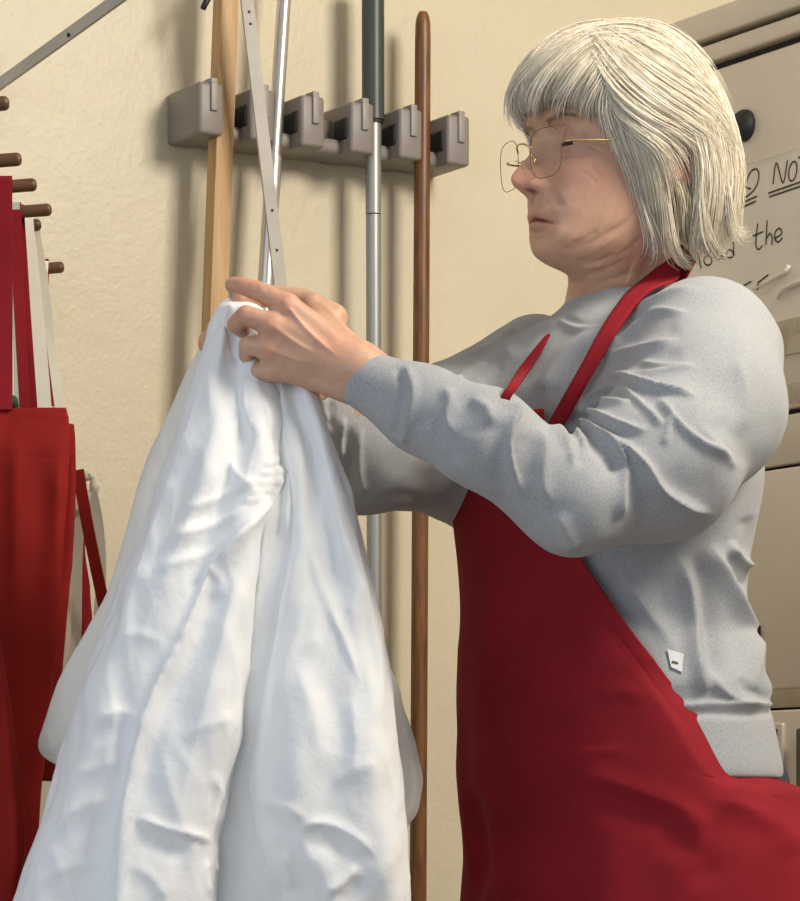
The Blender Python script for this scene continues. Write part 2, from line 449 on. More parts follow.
zg1 = zat(740, 33); zg2 = zat(740, 57); zseam = zat(795, 411); zseam2 = zat(795, 465); zband = zat(785, 690); zconsole = zat(785, 710)
def dbox(name, x0, x1, y0, y1, z0, z1, m, bev=0.0, par=None):
    mb = MB(); mb.box((x0, y0, z0), (x1, y1, z1), bev)
    o = mb.build(name, m, D if par is None else par, keep=True)
    return autosmooth(o) if bev else o
dbox('body', 0, LW, 0.02, 0.85, 0.02, ztop - 0.004, M['dry2'], 0.004)
dbox('seam_backing', 0.002, LW - .002, 0.012, 0.02, 0.05, ztop - 0.006, M['gap'])
dbox('top_trim', 0, LW, -0.012, 0.02, zg1 + 0.004, ztop, M['dry'], 0.003)
dbox('trim_strip', 0, LW, -0.006, 0.016, zg2 + 0.005, zg1 - 0.003, M['dry'], 0.003)
up = dbox('upper_panel', 0.004, LW, -0.002, 0.016, zseam + 0.004, zg2 - 0.006, M['dry'], 0.004)
dbox('middle_rail', 0.004, LW, -0.002, 0.016, zseam2 + 0.002, zseam - 0.003, M['dry2'], 0.003)
lp = dbox('lower_panel', 0.004, LW, -0.002, 0.016, zband + 0.001, zseam2 - 0.002, M['dry'], 0.003)
dbox('band', 0.004, LW, -0.001, 0.016, zconsole + 0.003, zband + .0015, M['dryd'], 0.001)
cp = dbox('console_panel', 0.004, LW, -0.003, 0.016, 0.25, zconsole, M['dry'], 0.003)
dbox('plinth', 0.004, LW, 0.0, 0.016, 0.04, 0.245, M['dry2'], 0.003)
kx, kz = dry(747, 126)
mb = MB()
mb.tube([(kx, 0.0, kz), (kx, -0.004, kz), (kx, -0.008, kz), (kx, -0.013, kz), (kx, -0.0155, kz), (kx, -0.0165, kz)], [.0195, .0200, .0195, .0165, .010, .003], 24)
autosmooth(mb.build('knob', M['rubber'], up, keep=True), 60)['label'] = 'black round knob'
vx0, vz0 = dry(748, 627); vx1, vz1 = dry(762, 646)
hv = dbox('vent', vx0 - 0.03, vx1, -0.006, -0.001, vz1, vz0, M['blackgloss'], 0.001, lp)
for j in range(3):
    zz = vz1 + (vz0 - vz1) * (j + 0.7) / 3.4
    dbox('vent_slat', vx0 - 0.028, vx1 - .002, -0.008, -0.005, zz, zz + 0.002, M['dryd'], 0, hv)
wx0, wz0 = dry(758, 724); wx1, wz1 = dry(788.5, 800)
dbox('display_frame', wx0 - .02, wx1, -0.010, -0.002, wz1 - .03, wz0, M['chrome'], 0.003, cp)
dbox('display_window', wx0 - .012, wx1 - .009, -0.012, -0.009, wz1 - .02, wz0 - 0.007, M['blackgloss'], 0.001, cp)
ix0 = dry(764, 736)[0]; ix1 = dry(782, 740)[0]
dbox('display_inset', ix0 - .02, ix1, -0.0135, -0.0115, wz1 - .01, wz0 - 0.016, M['dryd'], 0.001, cp)
dbox('display_glass', ix0 - .02, ix1 - .003, -0.0145, -0.013, wz1 - .006, wz0 - 0.019, M['blackgloss'], 0.001, cp)
ex0, ez0 = dry(803, 712)
dbox('glass_door', ex0, LW - .03, -0.012, -0.002, 0.30, ez0 - 0.02, M['blackgloss'], 0.003, cp)

# ------------------------------------------------------------------ hand-lettered paper sign on the dryer
M['paper'] = mat('sign_paper', (0.76, 0.69, 0.59), rough=0.55, var=0.05, vscale=9, bump=0.2, bscale=25, bdist=0.002)
M['ink'] = mat('brown_marker_ink', (0.035, 0.02, 0.012), rough=0.6)
M['tape'] = mat('clear_tape', (0.72, 0.68, 0.60), rough=0.25)
M['tapeold'] = mat('old_tape_residue', (0.40, 0.33, 0.24), rough=0.4, col2=(0.50, 0.43, 0.33), vscale=40, ramp=(0.5, 0.62))
sx0, sz0 = dry(690, 196); sx1, sz1 = dry(800, 150)
px_, pz_ = dry(780, 335)
SG = empty('paper_sign', tuple(DC + du * 0.1 + np.array([0, 0, 1.4])), DA)
tag(SG, 'hand-lettered paper sign taped to the dryer, reading DO NOT overload the', 'sign')
def sgv(px, py, off): x, z = dry(px, py); return (x - 0.1, -off, z - 1.4)
zt = dry(770, 160)[1]; zb = dry(770, 336)[1]; xl = dry(645, 250)[0]
mb = MB(); mb.box((xl - 0.1, -0.0038, zb - 1.4), (xl - 0.1 + 0.36, -0.0030, zt - 1.4)); mb.build('sheet', M['paper'], SG, keep=True)
zc1 = [sgv(670 + x / 4.508, 130 + y / 4.508, 0.0046) for x, y in ((370, 155), (480, 122), (590, 78))]
def ink_line(pts, r=0.0011, m=None, name='lettering', closed=False):
    pts = [(670 + x / 4.508, 130 + y / 4.508) for x, y in pts]
    if closed: pts = pts + [pts[0]]
    c = catmull(pts, max(6, 5 * len(pts))) if len(pts) > 2 else np.array(pts)
    L = np.array([sgv(x, y, 0.0044) for x, y in c])
    T = np.gradient(L, axis=0); T /= np.linalg.norm(T, axis=1)[:, None] + 1e-9
    A = np.stack([-T[:, 2], 0 * T[:, 0], T[:, 0]], 1) * r
    V = np.concatenate([L + A, L - A]); n = len(L)
    return V, [[i, i + 1, n + i + 1, n + i] for i in range(n - 1)]
def ell(cx, cy, rx, ry, tilt=0.0, n=10):
    return [(cx + rx * math.cos(t) + tilt * math.sin(t), cy + ry * math.sin(t)) for t in np.linspace(0, 2 * math.pi, n, endpoint=False)]
words_ = {
 'word_do': [[(332, 308), (360, 300), (398, 262), (413, 212), (405, 180), (385, 182), (368, 205), (352, 245)], [(343, 252), (360, 262), (378, 268)], [(300, 345), (405, 300)], [(288, 372), (400, 322)], ell(308, 262, 22, 46, -8)],
 'word_not': [[(476, 246), (492, 150), (522, 240), (542, 138)], ell(566, 188, 18, 44, -6), [(590, 128), (640, 105)], [(614, 118), (606, 205)], [(455, 287), (640, 222)], [(460, 303), (640, 242)]],
 'word_overload': [ell(-62, 668, 18, 24), [(-30, 630), (-12, 672), (8, 612)], [(50, 642), (78, 628), (66, 610), (52, 632), (58, 662), (80, 648)], [(92, 594), (99, 641)], [(96, 612), (113, 588)], [(138, 560), (152, 626)], ell(183, 589, 18, 22), ell(230, 567, 15, 18), [(246, 545), (252, 587)], ell(282, 560, 15, 17), [(297, 503), (301, 568)]],
 'word_the': [[(407, 423), (399, 515), (412, 540), (430, 520)], [(384, 480), (432, 460)], [(450, 408), (445, 520)], [(447, 492), (462, 468), (473, 488), (471, 520)], [(484, 490), (516, 470), (506, 445), (488, 460), (485, 492), (500, 506), (520, 488)]],
 'torn_lettering': [[(240, 748), (292, 722)], [(250, 745), (256, 800)], [(322, 716), (379, 684)], [(326, 716), (332, 800)], [(330, 752), (362, 738)], [(408, 690), (456, 654)], [(410, 690), (406, 724)], [(398, 780), (404, 796), (411, 786)]]}
for wname, strokes in words_.items():
    mb = MB()
    for s_ in strokes:
        V, Fc = ink_line(s_, closed=(len(s_) == 10 and s_[0][0] != s_[-1][0]))
        mb.add(V, Fc)
    mb.build(wname, M['ink'], SG, keep=True)
# creased top edge, curled strips of tape, old tape band
def sg_ribbon(name, pts, r, m, curl=0.0):
    pts = [(670 + x / 4.508, 130 + y / 4.508) for x, y in pts]
    c = catmull(pts, 14); mb = MB()
    L = np.array([sgv(x, y, 0.006 + curl * math.sin(math.pi * i / 13)) for i, (x, y) in enumerate(c)])
    mb.tube(L, r, 8); return mb.build(name, m, SG, smooth=True, keep=True)
sg_ribbon('crease', [(365, 157), (480, 122), (600, 76)], 0.0006, M['tape'])
sg_ribbon('tape_curl', [(392, 722), (440, 700), (500, 668), (545, 640), (552, 612)], np.linspace(0.001, 0.0036, 14), M['tape'], 0.003)
sg_ribbon('tape_flap', [(500, 762), (530, 725), (575, 700), (640, 672)], np.linspace(0.001, 0.0042, 14), M['tape'], 0.002)
a = sgv(760, 330, 0); b = sgv(800, 352, 0)
mb = MB(); mb.box((xl - .1, -0.0052, dry(780, 357)[1] - 1.4), (xl - .1 + .36, -0.0040, dry(780, 322)[1] - 1.4)); mb.build('tape_band', M['tapeold'], SG, keep=True)
mb = MB(); mb.box((xl - .1, -0.0032, dry(780, 406)[1] - 1.4), (xl - .1 + .36, -0.0024, dry(780, 386)[1] - 1.4)); mb.build('tape_band', M['tapeold'], SG, keep=True)
# ================================================================== the woman
PSI = math.radians(33)
TC = np.array([0.204, 3.15, 0.0])                      # torso axis
tf = np.array([-math.cos(PSI), -math.sin(PSI), 0]); tl = np.array([math.sin(PSI), -math.cos(PSI), 0])   # her front, her left (camera side)
def torso(f, l, z): return TC + tf * f + tl * l + np.array([0, 0, z])

# ---- head frame
HPSI, HPIT = math.radians(26), math.radians(-1)
hf = np.array([-math.cos(HPSI) * math.cos(HPIT), -math.sin(HPSI) * math.cos(HPIT), -math.sin(HPIT)])
hl = np.array([math.sin(HPSI), -math.cos(HPSI), 0.0])
hu = np.cross(hf, hl); hu /= np.linalg.norm(hu)
HO = np.array([0.212, 3.11, 1.498])
def head(x, y, z): return HO + hf * x + hl * y + hu * z
HR = np.stack([hf, hl, hu])                            # world -> head rows
def to_head(V): return (np.asarray(V) - HO) @ HR.T

zk = np.array([-.126, -.121, -.116, -.108, -.098, -.085, -.073, -.055, -.035, -.015, .000, .012, .025, .045, .065, .085, .097, .105])
Af = np.array([.020, .050, .070, .0845, .0885, .0880, .0905, .0905, .0870, .0825, .0800, .0850, .0905, .0900, .0820, .0620, .040, .012])
Ab = np.array([.004, .008, .010, .014, .020, .030, .042, .060, .075, .086, .092, .095, .097, .096, .088, .066, .042, .012])
Wd = np.array([.012, .020, .028, .037, .047, .0545, .0590, .0635, .0665, .0690, .0705, .0720, .0735, .0735, .0680, .0520, .033, .010])
Nz = np.array([-.062, -.056, -.050, -.045, -.040, -.034, -.027, -.015, -.004, .006, .016])
Nh = np.array([.000, .004, .0130, .0235, .0290, .0300, .0260, .0180, .0110, .0060, .000])
def smooth_tab(z, v, sg):
    zz = np.linspace(z[0] - .02, z[-1] + .02, 600); vv = np.interp(zz, z, v); h = zz[1] - zz[0]
    kx = np.arange(-60, 61) * h; kr = np.exp(-(kx / sg) ** 2 / 2); kr /= kr.sum()
    return zz, np.convolve(np.pad(vv, 60, mode='edge'), kr, 'valid')
TAf, TAb, TWd, TN = smooth_tab(zk, Af, .0032), smooth_tab(zk, Ab, .005), smooth_tab(zk, Wd, .005), smooth_tab(Nz, Nh, .0016)
def gs(y, z, y0, z0, sy, sz): return np.exp(-((y - y0) / sy) ** 2 - ((z - z0) / sz) ** 2)
def face_d(y, z):
    sig = np.interp(z, [-.06, -.042, -.03, -.01, .01], [.011, .0095, .0085, .0062, .0075])
    d = np.interp(z, *TN) * np.exp(-(np.abs(y) / sig) ** 2.2)
    for s in (1, -1):
        d = d + .0125 * gs(y, z, s * .0132, -.0415, .0058, .0072)      # wing of the nose
        d = d - .0050 * gs(y, z, s * .0075, -.0505, .0040, .0030)      # nostril
        d = d - .0095 * gs(y, z, s * .027, .004, .016, .0105)         # socket
        d = d + .0030 * gs(y, z, s * .026, .0215, .020, .006)         # brow
        d = d + .0055 * gs(y, z, s * .043, -.030, .020, .018)         # cheek
        d = d - .0030 * gs(y, z, s * .030, -.017, .014, .005)         # under the eye
        d = d + .0040 * gs(y, z, s * .031, -.092, .011, .014)         # jowl
        d = d - .0020 * gs(y, z, s * .0235, -.076, .005, .006)        # mouth corner
    d = d + .0045 * gs(y, z, 0, -.0685, .019, .0048) + .0050 * gs(y, z, 0, -.0800, .016, .0050)
    d = d - .0058 * np.exp(-(y / .0235) ** 4 - ((z + .0738 + (np.sqrt(y * y + 1.6e-5) - .004) * .30) / .0014) ** 2)
    d = d - .0030 * gs(y, z, 0, -.0890, .014, .0045) + .0050 * gs(y, z, 0, -.1030, .014, .010)
    d = d - .0018 * gs(y, z, 0, -.0600, .0030, .0070)
    return d
NB = (torso(-0.012, 0.0, 1.33) - HO) @ HR.T              # neck base in head space
EYE = [(0.0645, s * 0.0330, -0.0005) for s in (1, -1)]
def head_sdf(x, y, z):
    d = face_d(y, z)                                    # (1,ny,nz)
    a_f = np.interp(z, *TAf); a_b = np.interp(z, *TAb); w = np.interp(z, *TWd)
    xs = x - d * np.clip((x - .02) / .04, 0, 1)
    n = 2.25
    a = np.where(xs > 0, a_f, a_b)
    val = ((np.abs(xs) / a) ** n + (np.abs(y) / w) ** n) ** (1 / n)
    g = (val - 1) * np.minimum(w, a) * 0.85
    g = np.maximum(g, np.maximum(z - .1045, -.1255 - z))
    for ex, ey, ez in EYE:                              # lids over the eyeballs
        e = np.sqrt((x - ex) ** 2 + (y - ey) ** 2 + (z - ez) ** 2) - .0138
        g = smin(g, e, .006)
        sl = np.sqrt(((x - ex - .012) / .012) ** 2 + ((y - ey) / .0125) ** 2 + ((z - ez + .0052 + 0 * y + 14 * (y - ey) ** 2 * 0) / .0017) ** 2) - 1
        g = np.maximum(g, -sl * .0017)
    for s in (1, -1):
        nst = np.sqrt(((x - .1000) / .0060) ** 2 + ((y - s * .0078) / .0032) ** 2 + ((z + .0512) / .0036) ** 2) - 1
        g = smax(g, -nst * .0036, .002)
    nb = NB
    nk = cone(x, y, z, (-.014, 0, -.055), nb + np.array([-.004, 0, 0]), .045, .048)
    nk2 = cone(x, y, z, (.034, 0, -.092), nb + np.array([.014, 0, .045]), .020, .028)
    nk = smin(nk, nk2, .03)
    g = smin(g, nk, .016)
    for s in (1, -1):                                   # ears
        ca, sa = math.cos(-.25), math.sin(-.25)
        ex, ey, ez = x + .030, y - s * (.0745), z + .020
        u = ex * ca - ez * sa; v = ex * sa + ez * ca
        e = np.sqrt((u / .017) ** 2 + ((ey - s * .25 * np.minimum(0, u + .0) * -1) / .0065) ** 2 + (v / .031) ** 2) - 1
        e2 = np.sqrt((u / .010) ** 2 + ((ey - s * .008) / .006) ** 2 + ((v - .004) / .019) ** 2) - 1
        e = smax(e * .0075, -e2 * .006, .003)
        g = smin(g, e, .006)
    g = np.maximum(g, nb[2] - .03 - z)
    return g
h_lo = np.array([-.125, -.092, NB[2] - .045]); h_hi = np.array([.135, .092, .115])
HV, HFc = surf_nets(head_sdf, h_lo, h_hi, .00125)
HV = relax(HV, HFc, 2, 0.4)
HVh = HV.copy()
HVw = HO + HV @ HR
HN = vnormals(HVw, HFc)
face_strokes = [
 ([(588, 166), (596, 172), (602, 180)], 1.8, -.4), ([(576, 168), (590, 176), (598, 188)], 2.2, -.4), ([(545, 124), (556, 121), (570, 124)], 3.5, 1.0), ([(556, 129), (568, 128), (582, 133)], 2.2, -1.0),
 ([(524, 230), (536, 233), (548, 231)], 3, -.8), ([(570, 244), (584, 240), (600, 228)], 2.4, -.8), ([(606, 238), (626, 222), (640, 204)], 2.2, -.7), ([(612, 262), (632, 246), (646, 232)], 2.2, -.9),
 ([(547, 186), (556, 197), (562, 208)], 3.0, -1.6),          # nose-to-mouth fold
 ([(556, 190), (567, 202), (573, 216)], 8, .6),
 ([(559, 249), (572, 248), (590, 243), (610, 232), (630, 218)], 3, -.9),   # jaw fold
 ([(562, 254), (582, 256), (603, 246), (628, 230)], 3.4, .7),
 ([(575, 260), (596, 262), (618, 252)], 2, -1.0),
 ([(582, 276), (605, 270), (628, 258)], 2.2, -1.0), ([(580, 269), (603, 265)], 3, 1.0),
 ([(590, 284), (615, 279), (640, 268)], 2.4, -1.0),
 ([(562, 153), (572, 156), (584, 154), (592, 150)], 2.0, -0.9),         # bag under the eye
 ([(564, 159), (577, 162), (590, 158)], 3.2, 0.9),
 ([(587, 146), (596, 149), (604, 153)], 1.4, -0.7), ([(588, 142), (598, 143), (606, 144)], 1.4, -0.6),
 ([(560, 136), (570, 133), (582, 137)], 1.8, -0.9),                     # lid crease
 ([(541, 168), (546, 175), (547, 183)], 2.2, -1.4),                     # wing of the nose
 ([(527, 196), (526, 206)], 1.2, -.5), ([(534, 197), (533, 207)], 1.2, -.4), ([(541, 200), (541, 209)], 1.2, -.4),
]
HVw = sculpt(HVw, HN, [(p, w, (1.0 if a > 0 else 2.0) * a) for p, w, a in face_strokes])

# ---- hands
def chain_sdf(X, Y, Z, joints):
    g = None
    for (a, ra), (b, rb) in zip(joints[:-1], joints[1:]):
        c = cone(X, Y, Z, a, b, ra, rb)
        g = c if g is None else np.minimum(g, c)
    return g
def J(px, py, Y, r): return (P(px, py, Y), r)
def hand_sdf(spec):
    def fn(X, Y, Z):
        g = None
        for a, b, ra, rb in spec['palm']:
            c = cone(X, Y, Z, a, b, ra, rb); g = c if g is None else smin(g, c, .012)
        for i, ch in enumerate(spec['fingers']):
            g = smin(g, chain_sdf(X, Y, Z, ch), .0045)
        return g
    return fn
YN = 2.85
wr = P(356, 370, YN); elb = P(575, 487, 2.86)
mi, mm, mr, mp_ = P(287, 306, YN - .012), P(272, 325, YN - .018), P(267, 348, YN - .014), P(272, 370, YN - .004)
near_hand = {'palm': [(wr, mi, .021, .0110), (wr, mm, .020, .0105), (wr, mr, .020, .0100), (wr, mp_, .019, .0095),
                      (P(352, 383, YN + .006), P(288, 366, YN + .012), .018, .013), (P(345, 360, YN + .010), P(295, 330, YN + .015), .018, .014),
                      (wr, P(420, 403, YN), .0225, .024), (P(340, 345, YN + .012), P(312, 306, YN + .020), .015, .011)],
 'fingers': [
  [J(287, 306, YN - .012, .0108), J(262, 292.5, YN - .012, .0092), J(243, 286, YN - .005, .0082), J(233, 285, YN + .001, .0072)],
  [J(272, 325, YN - .018, .0104), J(246, 315, YN - .020, .0088), J(236, 324, YN - .004, .0080), J(243, 331, YN + .010, .0070)],
  [J(267, 348, YN - .014, .0100), J(248, 345, YN - .014, .0083), J(247, 355, YN + .003, .0076), J(256, 358, YN + .016, .0066)],
  [J(272, 370, YN - .004, .0095), J(259, 371, YN - .004, .0075), J(262, 379, YN + .010, .0068), J(272, 380, YN + .020, .0060)],
  [J(333, 318, YN + .022, .0135), J(303, 301, YN + .030, .0115), J(272, 296, YN + .033, .0100), J(247, 298, YN + .026, .0090), J(240, 300, YN + .022, .0082)]]}
NHV, NHF = surf_nets(hand_sdf(near_hand), np.minimum(wr, P(225, 270, 2.80)) - np.array([.06, .07, .06]), P(425, 280, 2.93) + np.array([.03, .04, .03]), .0013)
NHV = relax(NHV, NHF, 2, .4); NHN = vnormals(NHV, NHF)
hand_strokes = [
 ([(290, 310), (305, 328), (322, 344), (340, 358)], 2.6, 1.9, 'b'), ([(276, 328), (295, 342), (318, 354)], 2.6, 1.5, 'b'), ([(271, 350), (292, 358), (315, 364)], 2.6, 1.0, 'b'),
 ([(299, 312), (318, 330), (336, 345)], 4.5, -1.6), ([(284, 329), (303, 343), (322, 352)], 4, -1.2), ([(280, 342), (300, 354)], 4, -1.0),
 ([(318, 300), (336, 318), (352, 342)], 3, 1.2),
 ([(254, 284), (257, 291), (256, 298)], 1.6, -.7), ([(265, 286), (268, 294), (266, 301)], 1.6, -.6), ([(246, 281), (248, 287), (246, 293)], 1.3, -.5),
 ([(252, 311), (250, 318), (254, 324)], 1.6, -.6), ([(281, 300), (287, 305), (285, 313)], 5, 1.4), ([(266, 320), (270, 326), (268, 332)], 5, 1.2),
 ([(300, 375), (322, 381), (342, 386)], 3, -.7)]
NHV = sculpt(NHV, NHN, hand_strokes)
YF = 2.955
fwr = P(300, 385, YF + .03)
far_hand = {'palm': [(fwr, P(250, 345, YF), .021, .011), (fwr, P(243, 352, YF + .012), .020, .011), (fwr, P(245, 366, YF + .02), .019, .010), (fwr, P(255, 376, YF + .025), .018, .0095), (fwr, P(345, 412, YF + .05), .022, .024)],
 'fingers': [
  [J(250, 345, YF, .0104), J(228, 330, YF - .002, .0090), J(215, 328, YF - .02, .0082), J(213, 334, YF - .034, .0074)],
  [J(243, 352, YF + .012, .0104), J(220, 343, YF + .012, .0090), J(207, 340, YF - .005, .0082), J(206, 345, YF - .02, .0074)],
  [J(245, 366, YF + .02, .010), J(225, 362, YF + .02, .0085), J(216, 362, YF + .003, .0078), J(218, 367, YF - .012, .007)],
  [J(255, 376, YF + .025, .0095), J(240, 378, YF + .024, .0078), J(232, 380, YF + .010, .0070), J(234, 384, YF - .002, .0062)],
  [J(280, 362, YF + .004, .0135), J(258, 338, YF - .015, .0115), J(242, 322, YF - .030, .0100), J(232, 312, YF - .038, .0088)]]}
FHV, FHF = surf_nets(hand_sdf(far_hand), P(195, 420, YF - .06) - np.array([.02, .0, .03]), P(375, 295, YF + .09) + np.array([.03, .03, .02]), .0016)
FHV = relax(FHV, FHF, 2, .4)

# ---- the rest of the body (under the clothes): trunk, arms, legs, feet
n_pts = [(706, 352, 3.02, 75), (702, 405, 2.96, 81), (658, 462, 2.90, 76), (574, 502, 2.85, 50), (484, 439, 2.83, 48), (425, 411, 2.84, 41), (354, 374, 2.85, 28.5)]
f_pts = [(536, 360, 3.29, 46), (452, 440, 3.18, 73), (366, 450, 3.06, 61), (302, 398, 2.985, 34)]
NPT = [P(a, b, c) for a, b, c, r in n_pts]; NRR = [r * c / F for a, b, c, r in n_pts]
FPT = [P(a, b, c) for a, b, c, r in f_pts]; FRR = [r * c / F for a, b, c, r in f_pts]
def body_sdf(X, Y, Z):
    g = cone(X, Y, Z, torso(0, .05, 1.22), torso(0, -.05, 1.22), .105, .105)
    g = smin(g, cone(X, Y, Z, torso(0, .04, 1.0), torso(0, -.04, 1.0), .105, .105), .08)
    g = smin(g, cone(X, Y, Z, torso(-.03, .07, .86), torso(-.03, -.07, .86), .11, .11), .08)
    g = smin(g, cone(X, Y, Z, torso(-.012, 0, 1.26), torso(-.01, 0, 1.37), .07, .048), .05)
    for pts, el in ((NPT, 3), (FPT, 1)):
        sh, e, w = pts[0], pts[el], pts[-1]
        g = smin(g, cone(X, Y, Z, sh, e, .036, .028), .03)
        g = smin(g, cone(X, Y, Z, e, w, .028, .021), .01)
    for s in (1, -1):
        hp, kn, an = torso(-.02, s * .085, .82), torso(.01, s * .09, .46), torso(-.02, s * .09, .07)
        g = smin(g, cone(X, Y, Z, hp, kn, .085, .052), .03)
        g = smin(g, cone(X, Y, Z, kn, an, .052, .034), .01)
        g = smin(g, cone(X, Y, Z, torso(-.04, s * .09, .035), torso(.13, s * .10, .025), .034, .024), .03)
    return np.maximum(g, .001 - Z)
BV, BF = surf_nets(body_sdf, (-.13, 2.70, -.01), (.52, 3.45, 1.42), .009)

M['skin'] = mat('skin', (0.60, 0.34, 0.235), rough=0.48, spec=0.4, sub=0.08, bump=0.30, bscale=380, bdist=0.0007)
def skin_colors(o, Vw):
    """skin tint per vertex: lips, rosy cheeks / nose / knuckles; painted shade in nostrils and mouth line"""
    me = o.data; n = len(me.vertices)
    co = np.zeros(n * 3); me.vertices.foreach_get('co', co); co = co.reshape(-1, 3)
    h = to_head(co)
    base = np.tile(np.array([0.57, 0.335, 0.225]), (n, 1))
    w = 0.05 * wob(co, 60, 2) + 0.05 * wob(co, 170, 3) + .05 * wob(co, 420, 1)
    base *= (1 + w)[:, None]
    def mix(mask, c): base[:] = base * (1 - mask[:, None]) + np.array(c) * mask[:, None]
    fm = (h[:, 0] > .02) & (h[:, 2] > -.13)
    for s in (1, -1):
        mix(fm * .55 * np.exp(-((h[:, 1] - s * .045) / .022) ** 2 - ((h[:, 2] + .036) / .020) ** 2), (0.56, 0.25, 0.18))
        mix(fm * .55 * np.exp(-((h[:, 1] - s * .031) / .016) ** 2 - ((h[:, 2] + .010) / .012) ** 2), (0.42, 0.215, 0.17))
        mix(fm * .75 * np.exp(-((h[:, 1] - s * .026) / .017) ** 2 - ((h[:, 2] - .0185 - .0 * h[:, 1]) / .0035) ** 2), (0.36, 0.24, 0.16))
        mix(.8 * np.exp(-((h[:, 1] - s * .076) / .014) ** 4 - ((h[:, 0] + .030) / .026) ** 4 - ((h[:, 2] + .022) / .036) ** 4), (0.72, 0.27, 0.18))
    mix(fm * .65 * np.exp(-(h[:, 1] / .016) ** 2 - ((h[:, 2] + .038) / .014) ** 2), (0.60, 0.26, 0.18))
    mix(fm * .75 * np.exp(-(h[:, 1] / .021) ** 4 - ((h[:, 2] + .0735 + (np.sqrt(h[:, 1] ** 2 + 1.6e-5) - .004) * .26) / .0075) ** 4), (0.50, 0.22, 0.165))
    mix(fm * .9 * np.exp(-(h[:, 1] / .023) ** 6 - ((h[:, 2] + .0740 + (np.sqrt(h[:, 1] ** 2 + 1.6e-5) - .004) * .30) / .0015) ** 2), (0.16, 0.06, 0.045))  # crease shade painted along the line between the lips
    for s in (1, -1):
        mix(.9 * np.exp(-((h[:, 0] - .1000) / .0065) ** 4 - ((h[:, 1] - s * .0078) / .0035) ** 4 - ((h[:, 2] + .0500) / .0040) ** 4), (0.13, 0.045, 0.035))  # shade of the nostril hollows painted into the skin colour
    for px, py, r in ((287, 306, 12), (272, 326, 10), (240, 286, 14), (245, 318, 9), (268, 349, 8), (330, 345, 12)):
        q = P(px, py, YN - .02); mix(.5 * np.exp(-(((co - q) ** 2).sum(1)) / (r * .0011) ** 2), (0.62, 0.25, 0.17))
    at = me.color_attributes.new('tint', 'FLOAT_COLOR', 'POINT')
    at.data.foreach_set('color', np.concatenate([base, np.ones((n, 1))], 1).ravel())
nt = M['skin'].node_tree; va = nt.nodes.new('ShaderNodeVertexColor'); va.layer_name = 'tint'
nt.links.new(va.outputs[0], nt.nodes['Principled BSDF'].inputs['Base Color'])

WOM = empty('person', tuple(TC)); tag(WOM, 'grey-haired person in grey sweatshirt and red apron holding up a white garment', 'person')
def join_body():
    objs = []
    for nm, V, Fq in (('body', BV, BF), ('h', HVw, HFc), ('n', NHV, NHF), ('f', FHV, FHF)):
        objs.append(mesh_obj(nm, V, Fq))
    b = objs[0]
    for o in objs[1:]:
        md = b.modifiers.new('u', 'BOOLEAN'); md.operation = 'UNION'; md.object = o
        try: md.solver = 'MANIFOLD'
        except Exception: md.solver = 'EXACT'
    dg = bpy.context.evaluated_depsgraph_get()
    ev = b.evaluated_get(dg); me = bpy.data.meshes.new_from_object(ev)
    ok = len(me.vertices) > 0.8 * sum(len(o.data.vertices) for o in objs[1:])
    print('BODY union verts', len(me.vertices), [len(o.data.vertices) for o in objs], ok)
    if not ok:
        V = []; Fl = []
        for nm, VV, FF in (('body', BV, BF), ('h', HVw, HFc), ('n', NHV, NHF), ('f', FHV, FHF)):
            Fl += (FF + len(V)).tolist(); V += VV.tolist()
        me = bpy.data.meshes.new('body'); me.from_pydata(V, [], Fl)
    for o in objs: bpy.data.objects.remove(o)
    me.name = 'body'; me.materials.clear(); me.materials.append(M['skin'])
    me.polygons.foreach_set('use_smooth', np.ones(len(me.polygons), dtype=bool)); me.update()
    o = bpy.data.objects.new('body', me); COL.objects.link(o); o.parent = WOM; o.matrix_parent_inverse = world_of(WOM).inverted()
    return o
BODY = join_body(); skin_colors(BODY, None)

# eyeballs
M['eye'] = mat('eye_white', (0.62, 0.55, 0.50), rough=0.15); M['iris'] = mat('dark_iris', (0.03, 0.02, 0.015), rough=0.1)
for ex, ey, ez in EYE:
    gz = Vector((.86, 0, -.5)).normalized()
    V = []; Fc = []; nu, nw = 24, 14
    ax1 = gz.cross(Vector((0, 1, 0))).normalized(); ax2 = gz.cross(ax1)
    for i in range(nw + 1):
        th = math.pi * i / nw
        for k in range(nu):
            ph = 2 * math.pi * k / nu
            d = gz * math.cos(th) + (ax1 * math.cos(ph) + ax2 * math.sin(ph)) * math.sin(th)
            V.append(head(ex + .0124 * d[0], ey + .0124 * d[1], ez + .0124 * d[2]))
    for i in range(nw):
        for k in range(nu): Fc.append([i * nu + k, i * nu + (k + 1) % nu, (i + 1) * nu + (k + 1) % nu, (i + 1) * nu + k])
    o = mesh_obj('eyeball', V, Fc, M['eye'], WOM); o.data.materials.append(M['iris'])
    for p in o.data.polygons:
        if p.index < nu * 3: p.material_index = 1
# lashes along the near and far lid
M['lash'] = mat('dark_lashes', (0.05, 0.03, 0.02), rough=0.6)
for s in (1, -1):
    pts = []
    for u in np.linspace(-1, 1, 9):
        y = s * .0330 + s * u * .0125; pts.append(head(.0645 + math.sqrt(max(0, .0142 ** 2 - (u * .0115) ** 2 - .004 ** 2)) , y, -.0042 - .0010 * (1 - u * u)))
    mb = MB(); mb.tube(pts, .0007, 6); mb.build('eyelashes', M['lash'], WOM, smooth=True)

